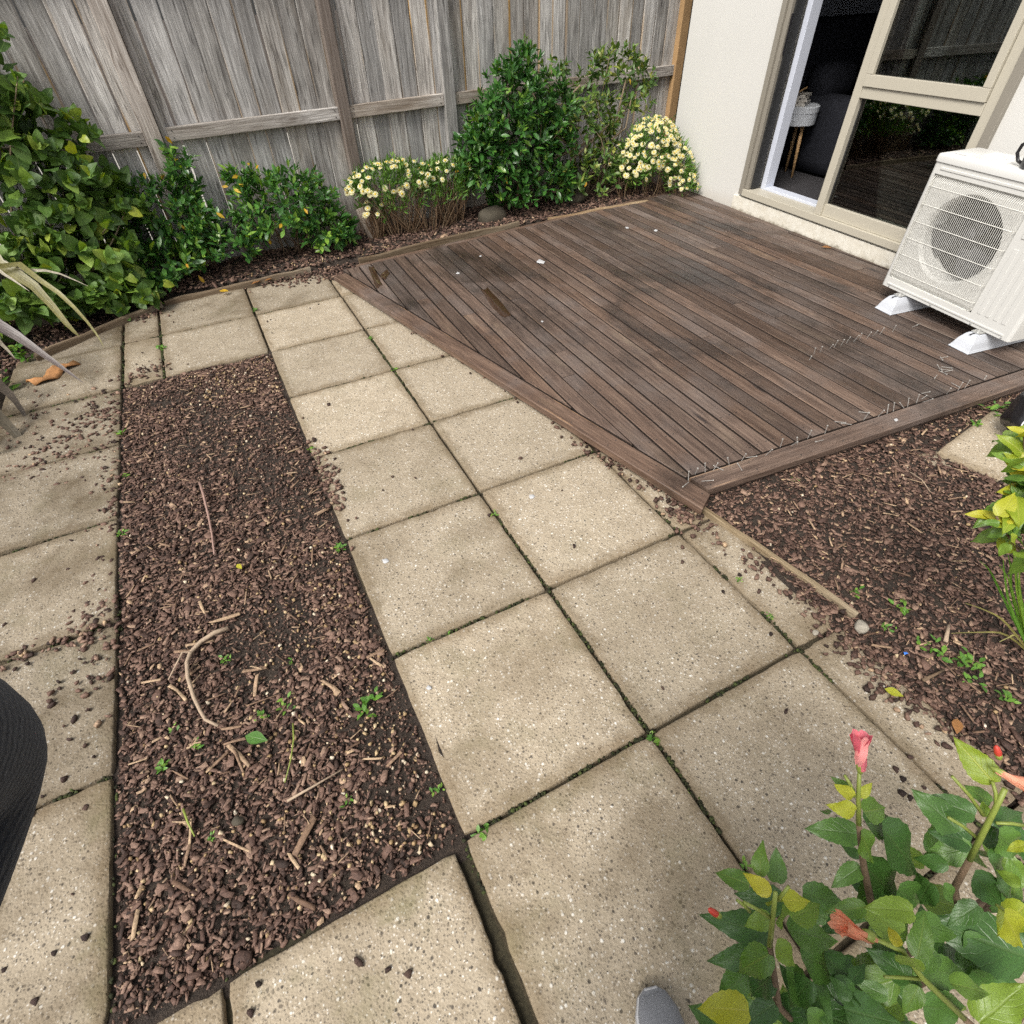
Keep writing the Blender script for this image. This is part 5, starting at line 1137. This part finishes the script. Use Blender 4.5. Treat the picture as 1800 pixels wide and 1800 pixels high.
for (px, py) in spots:
    p = G(px, py, 0.004)
    if mulch_zone(p.x, p.y): continue
    Lc = random.uniform(0.012, 0.030)*(0.8 if py < 700 else 1)
    o = link('bark_chip', random.choice(CH), None, M=Matrix.Translation((p.x, p.y, 0.005)) @ Euler((random.gauss(0, 0.12), random.gauss(0, 0.12), random.uniform(0, 6.28))).to_matrix().to_4x4() @ Matrix.Diagonal((Lc, Lc*random.uniform(0.7, 1.0), Lc, 1)),
             label='small dark bark chip loose on the '+('pavers left of the long mulch bed' if p.x < -1.42 else 'paver row above the long mulch bed' if p.y > 3 and p.x < -0.6 else 'paver row below the long mulch bed' if p.x < -0.6 else 'narrow paver strip beside the right hand mulch' if p.x > 0.6 else 'left column of the paver path' if p.x < 0 else 'right column of the paver path'), cat='bark chip', group='loose bark chips on the pavers')

# ------------------------------------------------------------------ timber edging
def timber(label, a, b, wdt, h, z, mat=None, name='timber_edging', cat='timber edging'):
    a = Vector((a.x, a.y, 0)); b = Vector((b.x, b.y, 0)); L = (b-a).length; m_ = MB(); V = []; F = []; n = 8
    for i in range(n+1):
        s_ = -L/2+L*i/n; jx = random.gauss(0, wdt*0.10); jz = random.gauss(0, h*0.07)
        for (u, v_) in ((-0.5, 0), (0.5, 0), (0.5, 0.85), (0.36, 1), (-0.36, 1), (-0.5, 0.85)): V.append((u*wdt+jx, (v_*h)+jz, s_))
    for i in range(n):
        for j in range(6): q = (j+1) % 6; F.append((i*6+j, i*6+q, (i+1)*6+q, (i+1)*6+j))
    F.append(tuple(range(5,-1,-1))); F.append(tuple(n*6+j for j in range(6))); m_.add(V, F)
    d = (b-a).normalized(); s = Vector((d.y, -d.x, 0)); Mt = Matrix(((s.x, 0, d.x), (s.y, 0, d.y), (0, 1, 0))).to_4x4()
    return m_.build(name, mat or M_EDGING, None, M=Matrix.Translation(((a.x+b.x)/2, (a.y+b.y)/2, z)) @ Mt, label=label, cat=cat)
timber('mossy timber edging slanting below the round-leaved shrub', G(60, 626, 0.03), G(282, 532, 0.03), 0.028, 0.055, -0.015)
timber('low timber edging at the head of the pavers', G(288, 530, 0.03), G(545, 470, 0.03), 0.022, 0.045, -0.010)
timber('thin split timber strip behind the deck below the daisies', G(630, 455, 0.07), G(912, 390, 0.07), 0.020, 0.05, 0.03)
timber('short timber edging behind the deck at the foot of the straggly shrub', G(965, 384, 0.06), G(1140, 352, 0.06), 0.045, 0.05, 0.015)
timber('narrow pale timber strip in the mulch at the deck corner', G(1233, 892, 0.01), G(1508, 1080, 0.01), 0.020, 0.030, -0.012, M_PALEEDGE)

# ------------------------------------------------------------------ stones, stump
def rock(name, label, loc, s, mat, cat, seed=0, sub=3):
    bm = bmesh.new(); bmesh.ops.create_icosphere(bm, subdivisions=sub, radius=1.0); rg = random.Random(seed); dirs = [Vector((rg.gauss(0, 1), rg.gauss(0, 1), rg.gauss(0, 1))).normalized() for _ in range(16)]; cut = [rg.uniform(0.60, 0.92) for _ in dirs]
    for v in bm.verts:
        for d, c_ in zip(dirs, cut):
            e = v.co.dot(d)
            if e > c_: v.co -= d*(e-c_)*0.85
        v.co *= 1+rg.gauss(0, 0.02); v.co = Vector((v.co.x*s[0], v.co.y*s[1], v.co.z*s[2]))
    me = bpy.data.meshes.new(name); bm.to_mesh(me); bm.free(); me.materials.append(mat)
    for p in me.polygons: p.use_smooth = True
    return link(name, me, None, loc, label=label, cat=cat)
rock('boulder', 'brown boulder half hidden under the dense shrub behind the deck', AY(865, 376, 4.46)+Vector((0, 0, -0.03)), (0.15, 0.09, 0.10), M_STONE, 'boulder', 3)
rock('boulder', 'second dark stone beneath the straggly shrub', AY(1015, 345, 4.50), (0.12, 0.08, 0.08), M_STONE, 'boulder', 8)
rock('stone', 'pale rough stone lump at the end of the timber strip', G(1513, 1101, 0.015), (0.028, 0.026, 0.022), M_PALESTONE, 'stone', 5, 2)
rock('stone', 'small white stone above the pale stone lump in the mulch', G(1433, 1112, 0.01), (0.014, 0.012, 0.010), M_PALESTONE, 'stone', 6, 2)
rock('stone', 'brown rounded stone near the bottom of the left bed', G(418, 1443, 0.0), (0.020, 0.017, 0.014), M_STONE, 'stone', 9, 2)
sp_ = AY(655, 410, 4.62); m_ = MB(); m_.tube([(0.02, 0, -0.08), (0.0, 0.01, 0.05), (-0.03, 0.03, 0.17), (-0.05, 0.05, 0.26)], [0.058, 0.055, 0.05, 0.046], 9)
m_.build('post_stump', M_POSTG, None, (sp_.x, sp_.y, 0.0), label='leaning grey post stump at the left of the low daisy bush', cat='stump')

# ------------------------------------------------------------------ twigs, fallen leaves
def twig(label, pts, r, mat, z=0.012, name='twig', cat='twig', side=None):
    P = [G(x, y, z) for x, y in pts]; b = P[0].copy(); m_ = MB(); k = len(P); m_.tube([p-b+Vector((0, 0, 0.004*math.sin(i*1.7))) for i, p in enumerate(P)], [r*(1-0.45*i/(k-1)) for i in range(k)], 7); o = m_.build(name, mat, None, b, smooth=True, label=label, cat=cat)
    if side:
        Q = [G(x, y, z) for x, y in side]; m_ = MB(); m_.tube([p-b for p in Q], [r*0.5, r*0.4, r*0.25][:len(Q)], 6); m_.build('side_shoot', mat, o, smooth=True)
    return o
twig('pale curved twig lying in the middle of the left mulch bed', [(401,1104),(378,1113),(352,1128),(334,1146),(329,1165),(331,1192),(340,1225),(352,1250),(362,1266),(384,1276)], 0.0085, M_TWIG, 0.018, side=[(336,1146),(320,1147),(296,1195)])
twig('long dry stalk lying up the centre of the left mulch bed', [(351,848),(358,870),(366,905),(372,938),(377,975)], 0.006, plain('dry_flax_stalk', (0.30,0.19,0.155), 0.7, var=0.2), 0.018, 'dry_stalk', 'stalk')
twig('thin pale twig slanting near the bottom of the left bed', [(505,1408),(548,1385),(602,1352)], 0.004, M_TWIG, 0.015)
twig('green stalk with a leaf in the lower left bed', [(515,1272),(517,1300),(511,1335),(500,1375)], 0.0028, M_STEMG, 0.015, 'green_stalk', 'stalk')
twig('short yellow stalk standing in the lower left bed', [(322,1422),(332,1448),(342,1470)], 0.0035, M_STEMG, 0.02, 'green_stalk', 'stalk')
twig('thin bent straw beside the right hand paver', [(1600,830),(1620,845),(1636,865)], 0.0025, M_TWIG, 0.01)
twig('brown stick on the mulch above the green weeds at right', [(1662,1128),(1665,1110),(1668,1098)], 0.007, M_TWIG, 0.01, 'stick', 'stick')
twig('long flat stick in the mulch left of the grass tuft', [(1622,1196),(1640,1188),(1660,1177)], 0.006, M_STEM, 0.01, 'stick', 'stick')
def fallen(label, px, py, L, mat, z=0.012, rz=0.0, geos=GEO_SHRUB, cat='leaf'):
    p = G(px, py, z); key = ('fallen', mat.name, cat)
    if key not in _lm: V, F, UV = geos[0]; _lm[key] = fast_mesh('leaf', V, F, mat, UV, True)
    return link('fallen_leaf', _lm[key], None, M=Matrix.Translation(p) @ Euler((0.15, -0.1, rz)).to_matrix().to_4x4() @ Matrix.Diagonal((L*1.4, L, L, 1)), label=label, cat=cat)
fallen('bright green fallen leaf in the lower left bed', 470, 1302, 0.07, L_WEED, 0.02, 0.9)
fallen('yellow-green fallen leaf left of the dry stalk tip', 425, 1000, 0.035, L_FGY, 0.02, 0.4)
fallen('yellow fallen leaf at the top edge of the pavers', 402, 512, 0.07, L_YELLOW, 0.03, 1.0); fallen('tan fallen leaf on the corner of the top paver', 442, 500, 0.08, L_BROWN, 0.02, -1.1); fallen('small brown fallen leaf beside the tan leaf on the top paver', 465, 494, 0.06, L_BROWN, 0.02, -1.3)
fallen('orange fallen leaf at the right edge below the mulch weeds', 1682, 1290, 0.05, L_BROWN, 0.02, -1.0); fallen('yellow-green fallen leaf on the soil right of the path', 1588, 1224, 0.05, L_FGY, 0.02, 0.6)
fallen('dry brown leaf on the deck beside the house wall', 1462, 436, 0.07, L_BROWN, DZ+0.01, 0.7)
ob = G(95, 655, 0.02); m_ = MB(); V = []; F = []
for i in range(9):
    t_ = i/8-0.5
    for j in range(5): u = j/4-0.5; V.append((t_*0.27, u*0.10*(1-1.6*t_*t_)+0.02*math.sin(t_*9), 0.045*(0.25-u*u)*4*0.35+0.012*math.sin(t_*11+u*3)))
for i in range(8):
    for j in range(4): a = i*5+j; F.append((a, a+5, a+6, a+1))
m_.add(V, F); cb = m_.build('curled_bark', mat_island('orange_bark', [(0, (0.30,0.13,0.05)), (1, (0.40,0.20,0.08))], 0.8, 0.9, 18), None, ob, smooth=True, label='curled orange strip of bark at the left edge of the pavers', cat='bark'); cb.rotation_euler = (0, 0, 0.75)
md = cb.modifiers.new('thick', 'SOLIDIFY'); md.thickness = 0.006

# ------------------------------------------------------------------ weeds
def weeds(spots, group, label, cat='weed'):
    for k, (px, py, s) in enumerate(spots):
        if len(spots) > 3: label = label0[group][k]
        p = G(px, py, 0.0); p.z = float(H(p.x, p.y)) + (0.004 if mulch_zone(p.x, p.y) else 0.05)
        sprig('weed', label, p, random.randint(9, 16), s*0.55, s*0.45, L_WEED, cat=cat, group=group)
label0 = {'weeds in the left mulch bed': ['largest leafy weed on the right side of the left mulch bed', 'tiny weed just right of the pale curved twig', 'small weed left of the curved twig\'s lower end', 'two-leafed weed below the lower end of the curved twig', 'leafy weed at the lower left of the mulch bed', 'weed at the right bed edge beside the fourth path paver', 'leafy weed at the bed edge where bark spills on the path', 'bright weed at the upper left edge of the mulch bed', 'small weed on the left bed edge below the bright weed', 'weed on the left bed edge beside the dry stalk', 'weed at the lower right edge of the mulch bed', 'tiny weed left of the lower right bed edge', 'tiny weed in the middle of the mulch bed right of the twig', 'weed between the curved twig and the largest weed', 'tiny weed at the bottom of the mulch bed', 'weed directly above the bright green fallen leaf'],
 'weeds in the paving joints': ['leafy weed in the joint at the lower right corner of the bed', 'round weed at the paver crossing nearest the camera', 'leafy weed in the joint at the top left of the path', 'weed in the joint of the small cut paver above the bed', 'weed in the cross joint below the second white fragment', 'tiny weed left along the same cross joint', 'weed on the centre joint near the deck apex', 'weed on the centre joint just beyond the one near the apex', 'weed on the centre joint beside the white paint spot', 'tiny weed on the right joint near the paver crossing', 'tiny weed higher up the right joint beside the mulch', 'tiny weed on the near centre joint above the hibiscus', 'tiny weed in the near cross joint right of the bed corner', 'weed on the centre joint at the hibiscus leaves'],
 'weeds in the right mulch bed': ['weed just below the end of the pale timber strip', 'weed right of the pale stone lump', 'small weed below the pale stone lump', 'leftmost weed of the row in the right mulch', 'largest weed of the row in the right mulch', 'third weed of the row in the right mulch', 'rightmost weed of the row in the right mulch', 'broad-leaved weed below the row in the right mulch', 'weed nearest the right edge in the right mulch', 'tiny weed on bare soil against the deck fascia']}
weeds([(648,1243,.06),(395,1160,.03),(305,1285,.03),(345,1312,.03),(285,1348,.035),(545,790,.035),(597,962,.045),(215,765,.05),(222,835,.03),(216,938,.035),(770,1390,.03),(612,1410,.025),(512,1165,.02),(500,1240,.04),(370,1470,.02),(460,1255,.035)], 'weeds in the left mulch bed', 'small green weed sprouting from the left mulch bed')
weeds([(843,1465,.045),(1148,1302,.045),(450,545,.045),(284,612,.05),(790,1112,.028),(755,1124,.02),(695,650,.03),(650,595,.03),(868,905,.025),(1355,1082,.02),(1300,1020,.02),(1210,1395,.02),(940,1430,.02),(1310,1520,.03)], 'weeds in the paving joints', 'small green weed growing in a joint between the pavers')
weeds([(1505,1043,.04),(1585,1068,.045),(1560,1100,.03),(1615,1132,.04),(1645,1142,.06),(1690,1160,.055),(1712,1170,.045),(1705,1197,.06),(1762,1227,.05),(1397,845,.025)], 'weeds in the right mulch bed', 'small green weed growing in the right hand mulch bed')
weeds([(1735,727,.07),(1762,716,.05),(1712,748,.05)], 'weeds by the angled paver', 'leafy green weed beside the angled paver at the deck edge')
weeds([(1208,890,.025)], None, 'tiny green weed under the front corner of the deck'); weeds([(668,420,.09)], None, 'green clover-like weed at the foot of the post stump')
weeds([(1065,345,.07),(950,352,.06),(1112,335,.06)], 'weeds behind the deck', 'low green weed behind the far edge of the deck')

# ------------------------------------------------------------------ on the deck: nails, puddles, droppings
def nail_mesh():
    m_ = MB(); m_.tube([(0, 0, 0), (0, 0, 0.006), (0, 0, 0.048)], [0.0003, 0.0014, 0.0014], 7); m_.lathe([(0.0034, 0.047), (0.0038, 0.0482), (0.0032, 0.0495)], 10); return mesh('nail', m_.V, m_.F, M_STEELN)
NM = nail_mesh(); random.seed(11)
ORD = 'first second third fourth fifth sixth seventh eighth ninth tenth eleventh twelfth thirteenth fourteenth fifteenth sixteenth seventeenth eighteenth nineteenth twentieth twenty-first twenty-second'.split()
def nail(px, py, up, group, label, rz=None):
    p = G(px, py, DZ+(0.0 if up else 0.0045))
    if up: Mr = Euler((random.gauss(0, 0.22), random.gauss(0, 0.22), 0)).to_matrix().to_4x4()
    else: Mr = Matrix.Rotation(rz if rz is not None else random.uniform(0, 6.28), 4, 'Z') @ Matrix.Rotation(R(87), 4, 'X') @ Matrix.Translation((0, 0, -0.028))
    link('nail', NM, None, M=Matrix.Translation((p.x, p.y, p.z-(0.006 if up else 0))) @ Mr, label=label, cat='nail', group=group)
U = 'nail half pulled from the boards along the front edge of the deck'
for k, (px, py) in enumerate(sorted([(1222,833),(1240,830),(1253,827),(1283,818),(1303,810),(1345,800),(1372,785),(1390,782),(1402,782),(1420,770),(1450,762),(1518,738),(1543,732),(1560,727),(1571,723),(1596,715),(1611,708),(1623,705),(1664,692),(1684,686),(1696,682),(1210,845)])): nail(px, py, True, 'raised nails along the front edge of the deck', ORD[k]+' raised nail from the left along the front deck edge')
U2 = 'nail half pulled from the boards in the row across the middle of the deck'
for k, (px, py) in enumerate([(1431,623),(1441,620),(1456,614),(1466,610),(1478,607),(1487,603),(1500,600),(1511,597),(1523,595),(1534,590),(1546,588),(1568,584)]): nail(px, py, True, 'raised nails in a row across the deck', ORD[k]+' raised nail from the left in the row across the deck')
U3 = 'galvanised nail lying loose on the boards near the front of the deck'
for (px, py) in [(1205,852),(1245,845),(1262,822),(1300,820),(1322,803),(1440,775),(1478,742),(1487,745),(1520,725),(1585,712),(1628,690),(1625,698),(1680,677),(1645,662),(1732,664),(1655,630),(1660,628),(1650,645),(1655,650),(1662,650),(1665,646),(1658,655),(1668,652),(1608,573),(1615,570),(1425,629)]: nail(px, py, False, 'loose nails lying on the deck', U3)
def blob(name, label, pts, z, mat, cat, wob=0.12):
    P = [G(x, y, z) for x, y in pts]; c = sum(P, Vector())/len(P); Q = []; n = len(P)
    for i in range(n):
        for f in (0, 0.33, 0.66): v = P[i].lerp(P[(i+1) % n], f)-c; Q.append(v*(1+random.uniform(-wob, wob)))
    m = len(Q); V = [(v.x, v.y, 0) for v in Q]+[(v.x*0.9, v.y*0.9, 0.0014) for v in Q]+[(0, 0, 0.0016)]; F = [(i, (i+1) % m, m+(i+1) % m, m+i) for i in range(m)]+[(m+i, m+(i+1) % m, 2*m) for i in range(m)]
    return link(name, mesh(name, V, F, mat, None, True), None, c, label=label, cat=cat)
blob('puddle', 'dark brown puddle lying along one board left of centre of the deck', [(843,507),(857,505),(885,535),(898,555),(880,556),(862,535)], DZ+0.0018, M_PUDDLE, 'puddle')
blob('puddle', 'small wet puddle near the slanting corner of the deck', [(648,470),(656,468),(668,492),(672,500),(662,508),(655,490)], DZ+0.0018, M_PUDDLE, 'puddle'); blob('puddle', 'second small puddle beside the first at the slanting corner', [(668,482),(680,474),(685,480),(678,492),(670,490)], DZ+0.0018, M_PUDDLE, 'puddle')
for (px, py, s, lab) in [(950,460,6,'large white bird dropping near the back of the deck'), (805,480,3,'white bird dropping left of the long puddle'), (953,565,2,'faint white mark right of the long puddle'), (1102,400,3,'white bird dropping at the far side of the deck by the shrubs'), (1153,405,3,'white bird dropping on the far deck boards near the daisies'), (845,450,2,'small white spot on the rear boards of the deck'), (1575,738,4,'pale dropping on the grooved front edge board')]:
    blob('bird_dropping', lab, [(px+s*math.cos(a)*random.uniform(0.7, 1.3), py+0.6*s*math.sin(a)*random.uniform(0.7, 1.3)) for a in np.linspace(0, 6.28, 8)[:-1][::-1]], DZ+0.0025, M_DROP, 'bird dropping', 0.2)
blob('plastic_scrap', 'tiny blue plastic scrap on the right hand mulch', [(1588,1146),(1594,1146),(1597,1149),(1590,1151)], 0.012, plain('blue_plastic', (0.05,0.18,0.6), 0.4), 'scrap')
for (px, py, s, lab) in [(935,873,5,'white paint spot on the paver in the middle of the path'), (678,986,6,'white shell fragment on the left paver beside the mulch bed'), (754,1209,5,'white shell fragment on the paver next to the twig')]:
    blob('white_fragment', lab, [(px+s*math.cos(a), py+0.8*s*math.sin(a)) for a in np.linspace(0, 6.28, 8)[:-1][::-1]], 0.0035, M_DROP, 'fragment', 0.2)

# ------------------------------------------------------------------ printed bag at the right edge
bp = G(1790, 790, 0.0)
bgx = rock('shopping_bag', 'black bag printed with white handwriting at the right edge by the deck', (bp.x+0.10, bp.y+0.055, 0.135), (0.17, 0.13, 0.17), M_BLACK, 'bag', 21, 4)
M_INK = plain('white_print', (0.75,0.75,0.75), 0.6)
def surf(u, v):                     # point on the bag for angles, found by casting onto its mesh
    d = Vector((math.cos(v)*math.cos(u), math.cos(v)*math.sin(u), math.sin(v))); hit, loc, nrm, idx = bgx.ray_cast(d*0.6, -d); return (loc+nrm*0.002) if hit else d*0.15
for k, (u0, v0, ru, rv) in enumerate([(-2.55, 0.42, 0.12, 0.16), (-2.30, 0.40, 0.12, 0.17), (-2.05, 0.40, 0.12, 0.16), (-2.62, -0.02, 0.10, 0.13), (-2.36, -0.05, 0.12, 0.15), (-2.9, 0.42, 0.12, 0.16), (-2.1, -0.02, 0.11, 0.15), (-2.9, 0.0, 0.10, 0.14)]):
    m_ = MB(); m_.tube([surf(u0+ru*math.cos(a+0.6)*(1 if k % 3 else 0.8), v0+rv*math.sin(a)) for a in np.linspace(0.3, 6.2 if k % 2 else 5.0, 14)], 0.0035, 5); m_.build('lettering', M_INK, bgx, smooth=True)

# ------------------------------------------------------------------ the photographer: sleeve at the left edge, shoe at the bottom
def person():
    C_ = Vector((-0.742, -0.679, 0)); f = Vector((0.43, 0.90, 0)).normalized(); l = Vector((-f.y, f.x, 0))
    el = D(-195, 1235, 0.215); hand = Vector(CAM.tolist())-Vector(RC[2].tolist())*0.09+Vector((-0.07, -0.02, -0.02))
    def W_(a, b, z): return C_+f*a+l*b+Vector((0, 0, z))
    lf = G(1153, 1775, 0.045); 
    J = {'pel': (W_(0, 0, 0.95), 0.135), 'spi': (W_(-0.02, 0, 1.15), 0.125), 'che': (W_(-0.03, 0, 1.33), 0.140), 'nec': (W_(-0.05, 0, 1.47), 0.058), 'hed': (W_(-0.05, 0, 1.58), 0.088), 'top': (W_(-0.05, 0, 1.70), 0.075),
         'lsh': (W_(0.0, 0.19, 1.40), 0.066), 'lel': (el, 0.066), 'lwr': (hand, 0.030), 'lha': (hand+Vector((0.03, 0.02, 0.05)), 0.026),
         'rsh': (W_(-0.03, -0.17, 1.38), 0.070), 'rel': (W_(-0.02, -0.24, 1.10), 0.050), 'rwr': (W_(0.08, -0.22, 0.88), 0.034), 'rha': (W_(0.11, -0.21, 0.80), 0.030),
         'lhi': (W_(0, 0.09, 0.88), 0.100), 'lkn': (W_(0.0, 0.10, 0.48), 0.066), 'lan': (W_(-0.12, 0.11, 0.11), 0.044),
         'rhi': (W_(0, -0.09, 0.88), 0.100), 'rkn': (W_(0.10, -0.17, 0.48), 0.066), 'ran': (Vector((lf.x, lf.y, 0))-f*0.19+Vector((0, 0, 0.11)), 0.044)}
    E_ = [('pel','spi'),('spi','che'),('che','nec'),('nec','hed'),('hed','top'),('che','lsh'),('lsh','lel'),('lel','lwr'),('lwr','lha'),('che','rsh'),('rsh','rel'),('rel','rwr'),('rwr','rha'),('pel','lhi'),('lhi','lkn'),('lkn','lan'),('pel','rhi'),('rhi','rkn'),('rkn','ran')]
    K = list(J); me = bpy.data.meshes.new('person'); me.from_pydata([tuple(J[k][0]) for k in K], [(K.index(a), K.index(b)) for a, b in E_], [])
    o = bpy.data.objects.new('person', me); COL.objects.link(o); sk = o.modifiers.new('skin', 'SKIN'); sk.use_smooth_shade = True
    for i, k in enumerate(K): me.skin_vertices[0].data[i].radius = (J[k][1], J[k][1]*(0.82 if k in ('pel', 'spi', 'che') else 1.0))
    me.skin_vertices[0].data[0].use_root = True
    sb_ = o.modifiers.new('sub', 'SUBSURF'); sb_.levels = 3; sb_.render_levels = 3
    dg = bpy.context.evaluated_depsgraph_get(); nm = bpy.data.meshes.new_from_object(o.evaluated_get(dg)); o.modifiers.clear(); o.data = nm
    sk_ = plain('skin', (0.50,0.30,0.21), 0.5); nm.materials.clear()
    for m in (mat_knit('navy_knit', (0.012,0.015,0.022)), mat_knit('dark_trousers', (0.02,0.02,0.025)), sk_): nm.materials.append(m)
    for p in nm.polygons:
        c = p.center; d_ = min((c-J['lha'][0]).length, (c-J['rha'][0]).length)
        p.material_index = 2 if (c.z > 1.50 and (c-J['hed'][0]).length < 0.2) or d_ < 0.055 else (1 if c.z < 0.95 and (c-J['rwr'][0]).length > 0.2 else 0); p.use_smooth = True
    tag(o, 'person holding the camera, dark knitted sleeve and grey shoe showing', 'person')
    # shoes
    def shoe(toe, dr, z0):
        dr = dr.normalized(); s = Vector((dr.y, -dr.x, 0)); V = []; F = []; n = 14; UV = []
        secs = [(0.0, 0.012, 0.018), (0.012, 0.030, 0.034), (0.04, 0.043, 0.048), (0.08, 0.049, 0.060), (0.13, 0.046, 0.078), (0.18, 0.040, 0.100), (0.23, 0.037, 0.110), (0.27, 0.034, 0.105), (0.285, 0.024, 0.08)]
        for (a, hw, h) in secs:
            for j in range(n):
                th = 2*math.pi*j/n; cx_ = math.cos(th); sz = math.sin(th); V.append(tuple(toe-dr*a+s*(cx_*hw)+Vector((0, 0, z0+0.022+(h-0.022)*0.5+(h-0.022)*0.5*sz))))
        for i in range(len(secs)-1):
            for j in range(n): q = (j+1) % n; F.append((i*n+j, (i+1)*n+j, (i+1)*n+q, i*n+q))
        F.append(tuple(range(n))); F.append(tuple((len(secs)-1)*n+j for j in range(n-1, -1, -1)))
        so_ = link('shoe', mesh('shoe', V, F, M_SHOE, None, True), o)
        m_ = MB(); 
        pts = [toe-dr*a+s*(hw*1.05) for a, hw, h in secs]+[toe-dr*a-s*(hw*1.05) for a, hw, h in secs[::-1]]
        c = sum(pts, Vector())/len(pts); P2 = [(p.x, p.y) for p in pts]
        ar = sum(P2[i][0]*P2[(i+1) % len(P2)][1]-P2[(i+1) % len(P2)][0]*P2[i][1] for i in range(len(P2)))
        m_.prism(P2 if ar > 0 else P2[::-1], z0, z0+0.024, 0.003); m_.build('sole', plain('pale_sole', (0.45,0.45,0.46), 0.6), so_)
    M_SHOE = mat_knit('grey_knit_shoe', (0.20,0.205,0.22), 900)
    tz = G(1145, 1733, 0.04); shoe(Vector((tz.x, tz.y, 0)), Vector((0.30, 0.95, 0)), 0.002)
    shoe(W_(0.08, 0.12, 0), Vector((0.30, 0.95, 0)), 0.002)
person()
